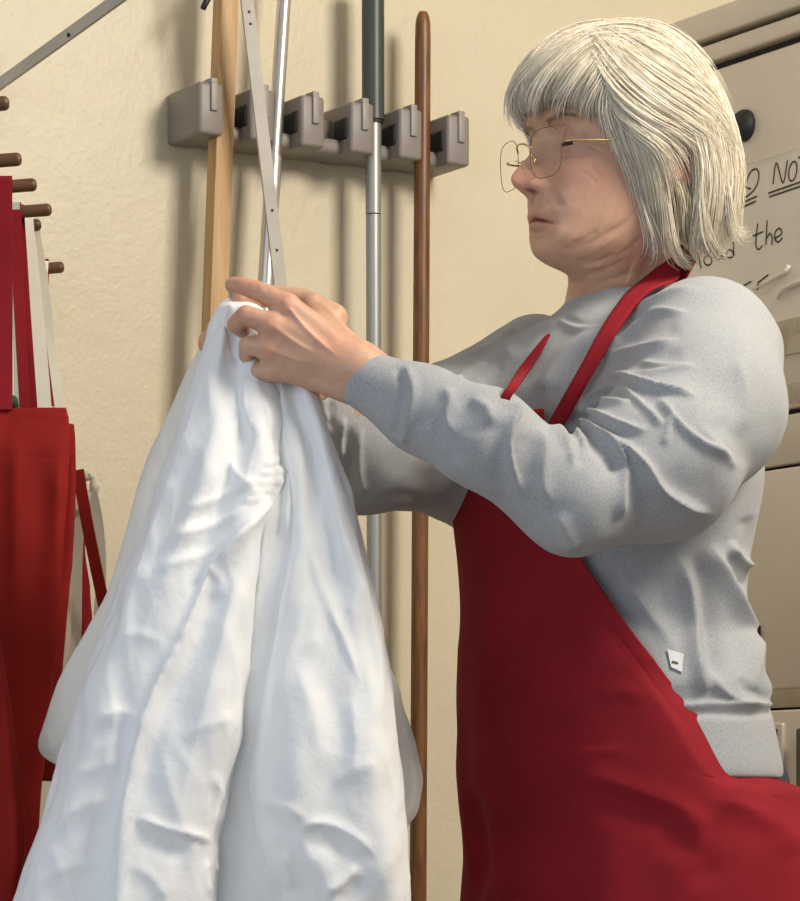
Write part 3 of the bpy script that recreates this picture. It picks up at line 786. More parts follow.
# eyebrows: short hairs along the brow
M['brow'] = mat('ash_brow', (0.42, 0.33, 0.23), rough=0.6)
HBVH0 = bvh_of(HVw, HFc)
for s in (1, -1):
    r = np.random.default_rng(5 + s); mb = MB()
    for q in range(110):
        u = r.uniform(0, 1); y = .012 + .036 * u; z = .0150 + .006 * math.sin(u * 2.4) + r.normal(0, .0012)
        o0 = head(.14, s * y, z); h, n, _, _ = HBVH0.ray_cast(Vector(o0), Vector(-hf))
        if h is None: continue
        a = np.array(h); d = hl * s * .8 + hu * (.5 - .7 * u); d /= np.linalg.norm(d); l = r.uniform(.004, .007)
        mb.tube([a + np.array(n) * .0004, a + d * l * .5 + np.array(n) * .0016, a + d * l + np.array(n) * .0014], [.00022, .0002, .00005], 3)
    mb.build('eyebrow', M['brow'], WOM, smooth=True)
# ================================================================== sweatshirt
tz = np.array([.885, .895, .955, .962, .975, 1.03, 1.10, 1.18, 1.26, 1.305, 1.328, 1.346, 1.357, 1.368, 1.38])
td = np.array([.132, .133, .126, .122, .128, .114, .120, .132, .124, .102, .083, .066, .0575, .0545, .054])
tw = np.array([.184, .186, .178, .172, .181, .152, .150, .170, .172, .156, .121, .080, .063, .0575, .057])
tcx = np.array([.013, .013, .008, .007, .009, .002, .003, .002, .004, .006, .011, .015, .018, .019, .019])   # axis shift to screen right
Ttd, Ttw, Ttc = [smooth_tab(tz, v, .006) for v in (td, tw, tcx)]
Utd, Utw, Utc = [smooth_tab(tz, v, .028) for v in (td, tw, tcx)]
def trunk_val(X, Y, Z, grow=0.0):
    d = np.interp(Z, *Ttd) + grow; w = np.interp(Z, *Ttw) + grow; c = np.interp(Z, *Ttc)
    rx, ry = X - TC[0] - c, Y - TC[1]
    f = rx * tf[0] + ry * tf[1]; l = rx * tl[0] + ry * tl[1]
    n = 2.15
    return ((np.abs(f) / d) ** n + (np.abs(l) / w) ** n) ** (1 / n), np.minimum(d, w)
def trunk_sdf(X, Y, Z, grow=0.0):
    v, m = trunk_val(X, Y, Z, grow); return (v - 1) * m * .9
def sweat_sdf(X, Y, Z):
    g = trunk_sdf(X, Y, Z)
    g = np.maximum(g, np.maximum(Z - 1.366, .889 - Z))
    for pts, rr, kk in ((NPT, NRR, .045), (FPT, FRR, .04)):
        a = None
        for i in range(len(pts) - 1):
            c = cone(X, Y, Z, pts[i], pts[i + 1], rr[i], rr[i + 1])
            a = c if a is None else smin(a, c, .02)
        # open cuff: flat end, hollow inside
        e = pts[-1]; ax = (pts[-1] - pts[-2]) / np.linalg.norm(pts[-1] - pts[-2])
        pl = (X - e[0]) * ax[0] + (Y - e[1]) * ax[1] + (Z - e[2]) * ax[2]
        a = smax(a, pl, .004)
        a = smax(a, -cone(X, Y, Z, e - ax * .05, e + ax * .05, rr[-1] - .004, rr[-1] - .004), .003)
        g = smin(g, a, kk)
    ncx = TC + np.array([.019, 0, 0])
    hole = np.sqrt((X - ncx[0]) ** 2 + (Y - ncx[1]) ** 2 + 0 * Z) - .0490
    g = smax(g, -np.maximum(hole, 1.335 - Z), .003)
    return g
SV, SF = surf_nets(sweat_sdf, (-.115, 2.72, .875), (.415, 3.40, 1.40), .0026)
SV = relax(SV, SF, 3, .45); SN = vnormals(SV, SF)
SV = SV + SN * (0.0014 * wob(SV, 28, 1) + .0006 * ridged(SV, 30, 4))[:, None] * (SV[:, 2] > .97)[:, None]
SN = vnormals(SV, SF)
sweat_strokes = [
 # shoulder folds fanning from the armpit
 ([(594, 349), (619, 324), (644, 307), (675, 293), (706, 288)], 4.5, 4.0), ([(600, 371), (612, 350), (630, 331), (659, 313), (700, 316)], 4, 4.5), ([(608, 363), (625, 352), (653, 346), (681, 338)], 4, 4.0), ([(612, 344), (626, 324), (650, 306)], 7, -4), ([(620, 344), (650, 332), (684, 326)], 7, -3.5), ([(616, 364), (650, 358), (686, 352)], 6, -3.5),
 ([(603, 373), (641, 384), (669, 392), (700, 397)], 4, 6.0, 'o'), ([(606, 386), (640, 397), (668, 404)], 8, -4), ([(609, 373), (634, 376), (666, 373), (690, 368)], 3.5, 3.5), ([(636, 359), (666, 367), (700, 367)], 4, 3.0),
 ([(656, 393), (675, 418), (700, 440), (736, 460)], 6, 5.5, 'p'), ([(672, 402), (694, 426), (722, 444)], 10, -4), ([(609, 376), (634, 396), (653, 415), (664, 430)], 4, 3.5), ([(669, 415), (668, 430), (663, 448)], 4, 2.5),
 ([(562, 418), (578, 412), (600, 417), (625, 427), (652, 432)], 4.5, 6.0, 'o'), ([(573, 411), (597, 393), (622, 384)], 4, 4.5), ([(575, 411), (603, 402), (634, 401)], 4, 4.0), ([(580, 404), (604, 393), (630, 392)], 6, -3), ([(590, 424), (618, 434), (644, 440)], 7, -4),
 # crook of the elbow
 ([(572, 420), (590, 428), (608, 440), (622, 456), (628, 468)], 4.5, 7, 'o'), ([(577, 434), (594, 444), (612, 462), (620, 474)], 6, -6), ([(556, 424), (570, 428), (582, 440), (586, 452)], 4, 5, 'o'), ([(546, 426), (560, 434), (570, 450), (574, 470)], 5, 4.5), ([(562, 442), (574, 452), (580, 468)], 5, -4),
 ([(591, 424), (622, 446), (644, 465), (662, 490), (690, 507), (716, 516)], 6, 7, 'o'), ([(600, 452), (622, 470), (640, 496), (660, 512)], 11, -5), ([(628, 459), (624, 490), (621, 522)], 6, 4), ([(660, 470), (690, 486), (730, 486)], 12, -2.5),
 ([(500, 402), (517, 408), (512, 426), (509, 446), (515, 474), (530, 505)], 6, 5.5, 'p'), ([(500, 412), (496, 436), (500, 466), (512, 496)], 9, -4), ([(536, 424), (544, 448), (543, 480), (552, 512)], 8, 3.5), ([(524, 430), (528, 458), (530, 486)], 7, -3),
 ([(440, 384), (450, 400), (448, 420), (458, 440)], 7, 3.5), ([(458, 392), (470, 416), (472, 440)], 8, -2.5), ([(468, 398), (486, 408), (494, 428)], 6, 3.0), ([(424, 420), (436, 442), (456, 456)], 6, 3.0), ([(444, 456), (474, 474), (506, 500)], 9, 2.0),
 ([(556, 510), (568, 535), (576, 552)], 9, 4), ([(590, 520), (640, 520), (690, 508)], 12, -2.5),
 # cuff seam
 ([(399, 372), (403, 388), (400, 410), (396, 432)], 3.0, -3.6, 'e'), ([(408, 372), (414, 392), (410, 414), (404, 438)], 5, 3.2, 'e'),
 # shoulder cap
 ([(750, 330), (766, 365), (772, 410), (764, 450)], 9, -2.5), ([(735, 350), (744, 395), (738, 440)], 10, 2.8), ([(716, 415), (736, 440), (745, 470)], 6, -3), ([(700, 420), (722, 452), (738, 470)], 6, 2.2),
 # side of the trunk under the arm
 ([(690, 548), (702, 575), (708, 610), (712, 650), (722, 690)], 7, -13), ([(676, 550), (686, 585), (692, 625), (698, 668), (708, 700)], 9, 8), ([(708, 540), (722, 572), (738, 610), (752, 650), (760, 690)], 9, 9),
 ([(612, 560), (632, 590), (655, 622), (676, 655)], 9, 3.5), ([(594, 566), (612, 596), (640, 632)], 8, -3.5), ([(650, 556), (660, 590), (668, 625)], 7, -4), ([(728, 540), (738, 560), (752, 566)], 6, 6), ([(722, 552), (732, 576), (748, 590)], 5, -6), ([(744, 515), (748, 535), (740, 556)], 6, -4),
 ([(705, 668), (722, 690), (744, 702), (764, 702)], 7, 4), ([(740, 676), (748, 690), (762, 696)], 4, -4),
 ([(684, 716), (706, 713), (738, 714), (770, 712)], 2.4, -4.5, 'e'), ([(686, 706), (710, 704), (740, 705), (768, 704)], 4, 3, 'e'),
 # chest between the straps
 ([(520, 392), (540, 362), (562, 335), (580, 318)], 7, -4), ([(535, 400), (556, 370), (580, 345), (606, 328)], 8, 4), ([(548, 404), (570, 378), (592, 352)], 6, -3),
 ([(566, 318), (585, 324), (606, 321), (622, 312)], 2.2, -2.6, 'e'), ([(562, 322), (584, 330), (608, 327), (626, 318)], 4, 2.2, 'e'),
 # far sleeve
 ([(560, 318), (535, 330), (515, 345), (505, 362)], 4, 4), ([(552, 322), (530, 336), (512, 354)], 4, -3.5), ([(520, 325), (500, 340), (480, 352), (452, 362)], 4, 3.5), ([(505, 332), (488, 346), (462, 356)], 3.6, -3.2), ([(488, 362), (470, 372), (455, 378)], 4, 3), ([(500, 360), (495, 375), (480, 386)], 4, -3),
 ([(352, 424), (348, 445), (350, 470), (354, 490)], 3.5, -5), ([(344, 415), (340, 440), (344, 462)], 3.5, 4.5), ([(334, 400), (330, 415), (332, 432)], 3, -4), ([(326, 396), (324, 410), (328, 424)], 3, 4), ([(362, 425), (358, 450), (360, 478), (366, 498)], 4, 3.5),
 ([(375, 500), (400, 496), (430, 500)], 3.5, -2.5), ([(380, 448), (410, 470), (440, 486)], 10, -2.5),
]
SV = sculpt(SV, SN, [(p, w * (.9 if a > 0 else 1.15), (1.7 if a > 0 else 1.3) * a, *r) for p, w, a, *r in sweat_strokes])
SV = relax(SV, SF, 1, .3)
M['sweat'] = mat('heather_grey_fleece', (0.372, 0.380, 0.392), rough=0.9, spec=0.1, col2=(0.285, 0.295, 0.312), vscale=700, ramp=(.32, .58), sheen=0.15, bump=0.12, bscale=800, bdist=0.0005, detail=2)
M['rib'] = mat('heather_grey_rib', (0.40, 0.395, 0.385), rough=0.9, spec=0.1, col2=(0.27, 0.268, 0.268), vscale=900, ramp=(.30, .55), sheen=0.15, bump=0.15, bscale=700, bdist=0.0005, detail=2)
SH = mesh_obj('sweatshirt', SV, SF, M['sweat'], WOM)
SH['label'] = 'heather grey crew-neck sweatshirt with ribbed cuffs and hem'
SB = bvh_of(SV, SF)
# small white fabric tag at the side seam
M['whitetag'] = mat('white_tag', (0.60, 0.60, 0.60), rough=0.7)
def patch(name, outline, off, th, m, par, bvh, n=6):
    """thin cloth patch laid on a surface; outline = 4 corners in photo coordinates"""
    o = [np.array(p, float) for p in outline]; V = []; 
    for layer in (0, 1):
        for j in range(n + 1):
            for i in range(n + 1):
                u, v = i / n, j / n
                q = (o[0] * (1 - u) + o[1] * u) * (1 - v) + (o[3] * (1 - u) + o[2] * u) * v
                h, nn = cast(bvh, *q)
                if h is None: h, nn = Vector(P(q[0], q[1], 3.1)), Vector((0, -1, 0))
                V.append(np.array(h) + np.array(nn) * (off + th * layer))
    k = (n + 1) ** 2; Fc = []
    for j in range(n):
        for i in range(n):
            a = j * (n + 1) + i; b, c, d = a + 1, a + n + 2, a + n + 1
            Fc += [[a, d, c, b], [a + k, b + k, c + k, d + k]]
    for i in range(n):
        for a, b in ((i, i + 1), (n * (n + 1) + i + 1, n * (n + 1) + i), ((i + 1) * (n + 1), i * (n + 1)), (i * (n + 1) + n, (i + 1) * (n + 1) + n)):
            Fc.append([a, b, b + k, a + k])
    return mesh_obj(name, V, Fc, m, par, smooth=False)
lt = patch('care_tag', [(667, 650), (684, 655), (682, 673), (671, 668)], .001, .0012, M['whitetag'], SH, SB)
patch('tag_print', [(672, 662), (678, 664), (677.8, 665.6), (671.8, 663.8)], .0027, .0003, M['ink'], SH, SB, 3)

# ================================================================== red apron
M['red'] = mat('red_apron_cotton', (0.255, 0.013, 0.021), rough=0.85, spec=0.15, var=0.18, vscale=14, bump=0.10, bscale=60, bdist=0.002)
add_weave(M['red'], 1100, .35, .0005)
def apron_surface():
    nz_, na = 200, 160
    zz = np.linspace(.42, 1.238, nz_)
    # near edge of the bib as the photo shows it (row -> column), wrapping to the back below the waist
    ey = np.array([400, 480, 555, 608, 645, 682, 712, 745, 782, 800, 1300]); ex = np.array([540, 552, 577, 614, 642, 668, 694, 730, 772, 830, 900])
    A_prev = math.radians(150); rows = []
    for z in zz:
        zq = max(z, .90)
        d = np.interp(zq, *Utd) + .003; w = np.interp(zq, *Utw) + .003; c = np.interp(zq, *Utc)
        low = np.clip((.905 - z) / .10, 0, 1); low = low * low * (3 - 2 * low)
        d = d * (1 - low) + .138 * low; w = w * (1 - low) + .196 * low; c = c * (1 - low) + .036 * low
        c = c + .008 * np.clip((1.02 - z) / .08, 0, 1) * (1 - low)
        drop = np.clip((.84 - z) / .4, 0, 1) * .03
        def ring(a, d=d, w=w, c=c, z=z, drop=drop):
            n = 2.15
            off = .0095 + .003 * np.clip(np.cos(a), 0, 1)
            hide = np.clip((z - .878) / .010, 0, 1) * np.clip((1.0 - z) / .03, 0, 1) * np.clip((np.abs(a) - math.radians(64 + 150 * (.96 - z))) / .22, 0, 1)
            off = off - .022 * hide
            r = 1 / ((np.abs(np.cos(a)) / (d + drop)) ** n + (np.abs(np.sin(a)) / (w + drop)) ** n) ** (1 / n) + off
            hem = np.clip((1.0 - z) / .3, 0, 1)
            r = r + .004 * hem * np.sin(7 * a + 3 * z) + .003 * hem * np.sin(13 * a + 1.0 + 5 * z)
            fx, ly = r * np.cos(a), r * np.sin(a)
            return np.stack([TC[0] + c + tf[0] * fx + tl[0] * ly, TC[1] + tf[1] * fx + tl[1] * ly, np.full(len(a), z)], 1)
        t = np.radians(np.linspace(5, 150, 200)); R = ring(t); px, py = proj(R)
        target = np.interp(py, ey, ex); hit = np.where(px >= target)[0]
        A = t[hit[0]] if len(hit) else math.radians(150)
        rows.append((z, A, ring))
    As = np.array([r[1] for r in rows]); As = np.convolve(np.pad(As, 4, mode='edge'), np.ones(9) / 9, 'valid')
    V = np.concatenate([ring(np.linspace(-A, A, na)) for (z, _, ring), A in zip(rows, As)])
    Fc = np.array([[j * na + i, j * na + i + 1, (j + 1) * na + i + 1, (j + 1) * na + i] for j in range(nz_ - 1) for i in range(na - 1)])
    return V, Fc
AV, AF = apron_surface(); AN = vnormals(AV, AF)
if (AN @ tf)[100 * 160 + 80] < 0: AF = AF[:, ::-1]; AN = -AN
apron_strokes = [
 ([(570, 566), (606, 620), (634, 657), (660, 694), (684, 722)], 1.6, -1.0, 'e'), ([(566, 570), (602, 624), (630, 661), (656, 698)], 1.4, -.8, 'e'),
 ([(480, 500), (490, 600), (486, 700), (492, 800)], 12, 3), ([(508, 520), (520, 600), (518, 690)], 10, -2.5), ([(465, 780), (470, 830), (478, 900)], 6, 5), ([(474, 780), (482, 840), (490, 900)], 6, -5),
 ([(540, 790), (600, 800), (650, 815), (690, 822)], 12, -5), ([(560, 770), (620, 785), (680, 808), (715, 830)], 12, 4), ([(700, 800), (740, 806), (780, 830), (795, 860)], 14, 6), ([(650, 830), (690, 850), (720, 890)], 12, -4), ([(690, 810), (700, 840), (694, 880)], 8, 3),
 ([(740, 780), (762, 790), (785, 806)], 2.2, -1.5), ([(560, 560), (600, 620), (640, 660)], 10, -2), ([(520, 760), (580, 752), (640, 750)], 6, 1.6), ([(500, 755), (560, 748), (620, 744)], 3, -1.2),
 ([(600, 700), (620, 690), (650, 700)], 8, 2), ([(480, 650), (530, 655), (580, 650)], 5, 1.0)]
AV = sculpt(AV, AN, [(p, w, (1.1 if a > 0 else 1.9) * a, *r) for p, w, a, *r in apron_strokes])
APR = mesh_obj('apron', AV, AF, M['red'], WOM); APR['label'] = 'deep red bib apron worn over the sweatshirt'
md = APR.modifiers.new('cloth_thickness', 'SOLIDIFY'); md.thickness = .0025; md.offset = 0
# neck straps laid on the sweatshirt
TV_, TF_ = surf_nets(lambda X, Y, Z: np.maximum(trunk_sdf(X, Y, Z), Z - 1.366), (-.1, 2.9, 1.1), (.45, 3.4, 1.38), .006)
TB = bvh_of(TV_, TF_)
def strap(name, left, right, m, par, bvh, off=.007, n=26, fallbackY=3.1, ysw=384):
    a = catmull(left, n); b = catmull(right, n); k = 5; top = []; 
    for p, q in zip(a, b):
        for u in np.linspace(0, 1, k):
            r = p * (1 - u) + q * u; h, nn = cast(bvh if r[1] < ysw else TB, *r)
            top.append((r, None if h is None else np.array(h), None if nn is None else np.array(nn)))
    Ys = np.array([t[1][1] if t[1] is not None else np.nan for t in top]).reshape(n, k)
    for j in range(n):                                  # fill misses from neighbours, smooth the depth
        row = Ys[j]; 
        if np.isnan(row).all(): Ys[j] = Ys[j - 1] if j else fallbackY
        else: row[np.isnan(row)] = np.nanmean(row)
    Yp = np.pad(Ys, ((3, 3), (0, 0)), mode='edge'); Ys = np.min([Yp[q:q + n] for q in range(7)], axis=0); Ys = np.minimum(Ys, Ys.min(1, keepdims=True) + .004)
    for _ in range(6):
        Yp = np.pad(Ys, ((1, 1), (1, 1)), mode='edge'); Ys = np.minimum((Yp[:-2, 1:-1] + Yp[2:, 1:-1] + Yp[1:-1, :-2] + Yp[1:-1, 2:] + 2 * Ys) / 6, Ys + .001)
    V = [P(t[0][0], t[0][1], Ys[i // k, i % k] - off) for i, t in enumerate(top)]
    Fc = np.array([[j * k + i, j * k + i + 1, (j + 1) * k + i + 1, (j + 1) * k + i] for j in range(n - 1) for i in range(k - 1)])
    o = mesh_obj(name, V, Fc, m, par); md = o.modifiers.new('t', 'SOLIDIFY'); md.thickness = .0025; md.offset = 0
    return o
NBV = bvh_of(np.concatenate([SV, HVw]), np.concatenate([SF, HFc + len(SV)]))
strap('neck_strap', [(656, 268), (640, 282), (622, 298), (600, 330), (578, 370), (551, 418), (538, 440)], [(674, 256), (679, 278), (650, 291), (622, 325), (600, 362), (572, 412), (556, 440)], M['red'], APR, NBV)
strap('neck_strap', [(546, 336), (530, 354), (515, 375), (503, 394), (495, 410)], [(550, 334), (541, 352), (526, 375), (512, 396), (504, 412)], M['red'], APR, SB, ysw=395)
back = [torso(-.062, l, z) for l, z in ((.048, 1.385), (.03, 1.402), (0, 1.408), (-.03, 1.402), (-.05, 1.385))]
mb = MB(); c = catmull(back, 16)
for i in range(15): mb.bar(c[i], c[i + 1], .034, .003, (0, 0, 1))
mb.build('neck_strap', M['red'], APR)

# trousers and shoes (below the frame)
M['trouser'] = mat('dark_trousers', (0.03, 0.03, 0.04), rough=0.9); M['shoe'] = mat('black_shoe', (0.02, 0.02, 0.02), rough=0.5)
def trouser_sdf(X, Y, Z):
    g = cone(X, Y, Z, torso(-.03, .07, .86), torso(-.03, -.07, .86), .114, .114)
    for s in (1, -1):
        hp, kn, an = torso(-.02, s * .085, .82), torso(.01, s * .09, .46), torso(-.02, s * .09, .07)
        g = smin(g, cone(X, Y, Z, hp, kn, .092, .066), .03); g = smin(g, cone(X, Y, Z, kn, an, .066, .060), .01)
    return np.maximum(g, np.maximum(.07 - Z, Z - .93))
V, Fq = surf_nets(trouser_sdf, (-.1, 2.8, .05), (.5, 3.5, .97), .009); mesh_obj('trousers', V, Fq, M['trouser'], WOM)
for s in (1, -1):
    def sh(X, Y, Z):
        g = cone(X, Y, Z, torso(-.05, s * .09, .045), torso(.14, s * .102, .035), .044, .036)
        return np.maximum(g, .002 - Z)
    c = torso(.04, s * .095, .05); V, Fq = surf_nets(sh, c - np.array([.19, .19, .06]), c + np.array([.19, .19, .06]), .006); mesh_obj('shoe', V, Fq, M['shoe'], WOM)

# ================================================================== hair
M['hair'] = mat('grey_blond_hair', (0.80, 0.72, 0.57), rough=0.45, spec=0.4, col2=(0.62, 0.53, 0.39), vscale=60, stretch=(3, 3, .6))
M['hair2'] = mat('pale_silver_hair', (0.88, 0.83, 0.71), rough=0.4, spec=0.5, col2=(0.76, 0.68, 0.54), vscale=70)
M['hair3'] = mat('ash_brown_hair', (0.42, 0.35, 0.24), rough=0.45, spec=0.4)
def hair_sdf(x, y, z):
    e1 = (np.sqrt(((x - .005) / .108) ** 2 + (y / .092) ** 2 + ((z - .020) / .103) ** 2) - 1) * .095
    e2 = (np.sqrt(((x + .041) / .063) ** 2 + (y / .090) ** 2 + ((z + .020) / .085) ** 2) - 1) * .078      # back of the bob
    e3 = (np.sqrt(((x + .052) / .050) ** 2 + (y / .080) ** 2 + ((z + .065) / .052) ** 2) - 1) * .05      # nape
    g = smin(smin(e1, e2, .03), e3, .03)
    # keep the face free: cut away in front of the hairline
    xf = np.interp(z, [-.13, -.10, -.06, -.02, .01, .024, .036, .05], [-.018, -.010, .008, .020, .034, .052, .085, .20])
    g = smax(g, (x - xf) * .9 - .10 * np.clip(np.abs(y) - .075, 0, 1), .006)
    for s_ in (1, -1):                                  # hair tucked round the ear
        e = (np.sqrt(((x + .030) / .014) ** 2 + ((y - s_ * .092) / .020) ** 2 + ((z + .018) / .030) ** 2) - 1) * .014
        g = smax(g, -e, .006)
    return np.maximum(g, -.116 - z)
CV, CF = surf_nets(hair_sdf, (-.15, -.11, -.125), (.13, .11, .135), .0026)
CV = relax(CV, CF, 2, .4); CW = HO + CV @ HR; CN = vnormals(CW, CF)
EV, EF = surf_nets(lambda x, y, z: np.maximum(np.maximum(hair_sdf(x, y, z) + .0065, -.100 - z), smax(x - .062, .070 - z, .02)), (-.15, -.11, -.125), (.13, .11, .135), .0028)
EV = relax(EV, EF, 2, .4)
HAIR = mesh_obj('hair', HO + EV @ HR, EF, M['hair'], WOM)
HAIR['label'] = 'pale grey-blond bob with a long fringe'
HB = bvh_of(CW, CF)
def guide(pts, lift=(.001, .002)):
    """guide strand: photo points laid on the hair volume, returned in head space"""
    c = catmull(pts, 12); out = []; lastY = None
    for i, (x, y) in enumerate(c):
        h, n = cast(HB, x, y)
        if h is None:
            if lastY is not None: out.append(P(x, y, lastY)); continue
            out.append(P(x, y, HO[1])); continue
        u = i / 11; q = np.array(h) + np.array(n) * (lift[0] + (lift[1] - lift[0]) * math.sin(math.pi * u))
        if lastY is not None and q[1] - lastY > .012: q = P(x, y, lastY + .006)
        lastY = q[1]; out.append(q)
    W_ = np.array(out)
    for _ in range(2): W_[1:-1] = .25 * W_[:-2] + .5 * W_[1:-1] + .25 * W_[2:]
    return to_head(W_)
HBH = bvh_of(CV, CF)
def between(ga, gb, fs):
    """guides over the top of the head between two guides, laid on the hair volume"""
    out = []
    for f in fs:
        q = ga * (1 - f) + gb * f; r = []
        for p in q:
            v = Vector(p); d = (v - Vector((-.01, 0, 0))).normalized()
            h, n, _, _ = HBH.ray_cast(Vector((-.01, 0, 0)), d)
            r.append(np.array(h) + np.array(n) * .001 if h is not None else p)
        out.append(np.array(r))
    return out
G_fringe = [guide(g) for g in (
 [(648, 20), (600, 24), (552, 40), (522, 70), (511, 96), (513, 112)],
 [(650, 22), (602, 28), (560, 46), (532, 74), (522, 98), (525, 114)],
 [(650, 24), (606, 32), (570, 52), (546, 78), (537, 98), (541, 109)],
 [(650, 26), (612, 37), (582, 58), (562, 84), (556, 101), (561, 108)],
 [(652, 28), (618, 44), (594, 66), (578, 92), (574, 106), (582, 113)],
 [(654, 30), (626, 50), (606, 76), (596, 100), (596, 114), (606, 126)])]
G_front = [guide(g) for g in (
 [(654, 30), (626, 56), (608, 86), (602, 112), (612, 136), (626, 160), (634, 190), (638, 218)],
 [(655, 30), (632, 58), (616, 92), (614, 122), (630, 150), (640, 185), (646, 220), (650, 242)],
 [(656, 30), (640, 62), (626, 98), (632, 130), (648, 158), (654, 195), (658, 228), (664, 254)],
 [(657, 30), (646, 66), (638, 104), (648, 136), (664, 162), (668, 198), (672, 232), (680, 257)])]
G_back = [guide(g) for g in (
 [(658, 30), (664, 66), (676, 104), (694, 138), (702, 176), (694, 214), (690, 240), (694, 258)],
 [(659, 29), (676, 62), (692, 104), (710, 146), (714, 188), (706, 224), (704, 244), (712, 256)],
 [(660, 28), (686, 56), (708, 96), (724, 142), (728, 186), (720, 220), (720, 238), (730, 246)],
 [(660, 27), (696, 50), (722, 92), (737, 140), (741, 180), (735, 210), (734, 226), (742, 232)])]
G_sweep = [guide(g, (.004, .008)) for g in (
 [(592, 42), (612, 74), (640, 104), (672, 124), (700, 138), (724, 156)],
 [(600, 36), (628, 66), (660, 92), (694, 112), (718, 132), (732, 162)],
 [(610, 30), (644, 50), (680, 74), (710, 98), (728, 124), (738, 158)],
 [(590, 52), (606, 84), (630, 110), (660, 128), (690, 138), (706, 160)],
 [(604, 84), (618, 112), (636, 134), (652, 150), (662, 176), (664, 204)])]
def mirror(gl): return [g * np.array([1, -1, 1]) for g in gl]
def strands(gl, count, spread, seed, tipcut=.22, rad=.00040, bias=None, lift=.004, mirrored=False):
    r = np.random.default_rng(seed); out = []
    A = np.array(gl)                                    # (ng, 12, 3)
    t = np.linspace(0, 1, 12)
    for _ in range(count):
        u = r.uniform(0, len(gl) - 1) if len(gl) > 1 else 0; i = min(int(u), len(gl) - 2) if len(gl) > 1 else 0; f = u - i
        s = A[i] * (1 - f) + A[min(i + 1, len(gl) - 1)] * f if len(gl) > 1 else A[0].copy()
        s = s + r.normal(0, spread, 3) * (.35 + .65 * t[:, None])
        nrm = s / (np.linalg.norm(s - np.array([-.01, 0, 0]), axis=1)[:, None])
        s = s + nrm * (r.uniform(-.0015, lift) * np.sin(math.pi * np.clip(t * .9 + .08, 0, 1)) )[:, None]
        ph = r.uniform(0, 6.28, 3); am = r.uniform(.0004, .0022)
        s = s + am * np.stack([np.sin(5 * t + ph[0]), np.sin(4 * t + ph[1]), np.sin(6 * t + ph[2])], 1) * t[:, None]
        n0, n1 = r.uniform(0, .12), 1 - r.uniform(0, tipcut)
        q = np.stack([np.interp(np.linspace(n0, n1, 11), t, s[:, k]) for k in range(3)], 1)
        out.append((q, rad * r.uniform(.6, 1.5)))
    return out
def hair_mesh(name, ss, m):
    V = []; Fc = []; n = 0
    for q, rad in ss:
        T = np.gradient(q, axis=0); T /= np.linalg.norm(T, axis=1)[:, None] + 1e-9
        a = np.cross(T, np.array([.3, .9, .3])); a /= np.linalg.norm(a, axis=1)[:, None] + 1e-9; b = np.cross(T, a)
        m_ = len(q); rr = rad * np.minimum(1, np.linspace(1.1, .12, m_) * 1.6)[:, None]
        ring = [q + rr * (a * math.cos(w) + b * math.sin(w)) for w in (0, 2.094, 4.189)]
        V.append(np.stack(ring, 1).reshape(-1, 3))
        k = np.arange(m_ - 1)[:, None] * 3 + n
        for j in range(3):
            j2 = (j + 1) % 3
            Fc.append(np.concatenate([k + j, k + j2, k + 3 + j2, k + 3 + j], 1))
        n += m_ * 3
    V = np.concatenate(V); Fc = np.concatenate(Fc)
    o = mesh_obj(name, HO + V @ HR, Fc, m, HAIR); o['kind'] = 'stuff'
    return o
G_crownb = [G_back[-1]] + between(G_back[-1], G_back[-1] * np.array([1, -1, 1]), (.2, .4, .6, .8)) + [G_back[-1] * np.array([1, -1, 1])]
G_crownf = [G_fringe[0]] + between(G_fringe[0], G_fringe[0] * np.array([1, -1, 1]), (.25, .5, .75)) + [G_fringe[0] * np.array([1, -1, 1])]
G_bridge = [G_fringe[-2], G_fringe[-1], G_front[0]]
G_top = [guide(g) for g in ([(590, 30), (620, 24), (650, 26), (684, 46), (710, 78), (730, 120)], [(580, 36), (612, 32), (646, 38), (680, 62), (706, 96), (726, 140)], [(576, 44), (606, 44), (640, 54), (672, 80), (700, 112), (722, 156)], [(600, 22), (632, 19), (662, 24), (692, 42), (716, 72), (734, 112)])]
G_nape = [guide(g, (-.006, -.004)) for g in ([(676, 176), (680, 196), (682, 216), (684, 236), (690, 258)], [(690, 172), (692, 196), (690, 216), (692, 236), (700, 262)], [(704, 180), (702, 200), (700, 220), (704, 240), (714, 258)])]
S1 = []; S2 = []; S3 = []
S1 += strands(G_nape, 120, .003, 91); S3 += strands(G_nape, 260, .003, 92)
G_tip = [guide(g, (.001, .004)) for g in ([(640, 190), (648, 214), (656, 236), (652, 254), (642, 262)], [(664, 190), (668, 220), (672, 244), (682, 258), (694, 262)], [(700, 190), (700, 216), (704, 238), (716, 250), (730, 252)], [(724, 180), (722, 206), (726, 226), (738, 234), (750, 232)])]
G_wisp = [guide(g, (.004, .007)) for g in ([(560, 46), (530, 76), (514, 100), (512, 118), (518, 128)], [(572, 52), (548, 80), (536, 102), (534, 114), (540, 122)], [(590, 62), (570, 88), (560, 106), (562, 116), (572, 122)], [(604, 76), (590, 100), (588, 114), (596, 126), (610, 134)])]
for k_ in range(4): S2 += strands([G_wisp[k_]], 50, .0045, 400 + k_, lift=.004, tipcut=.45)
for k_ in range(4): S2 += strands([G_tip[k_]], 45, .005, 200 + k_, lift=.006, tipcut=.4); S1 += strands([G_tip[k_]], 45, .005, 300 + k_, lift=.006, tipcut=.4)
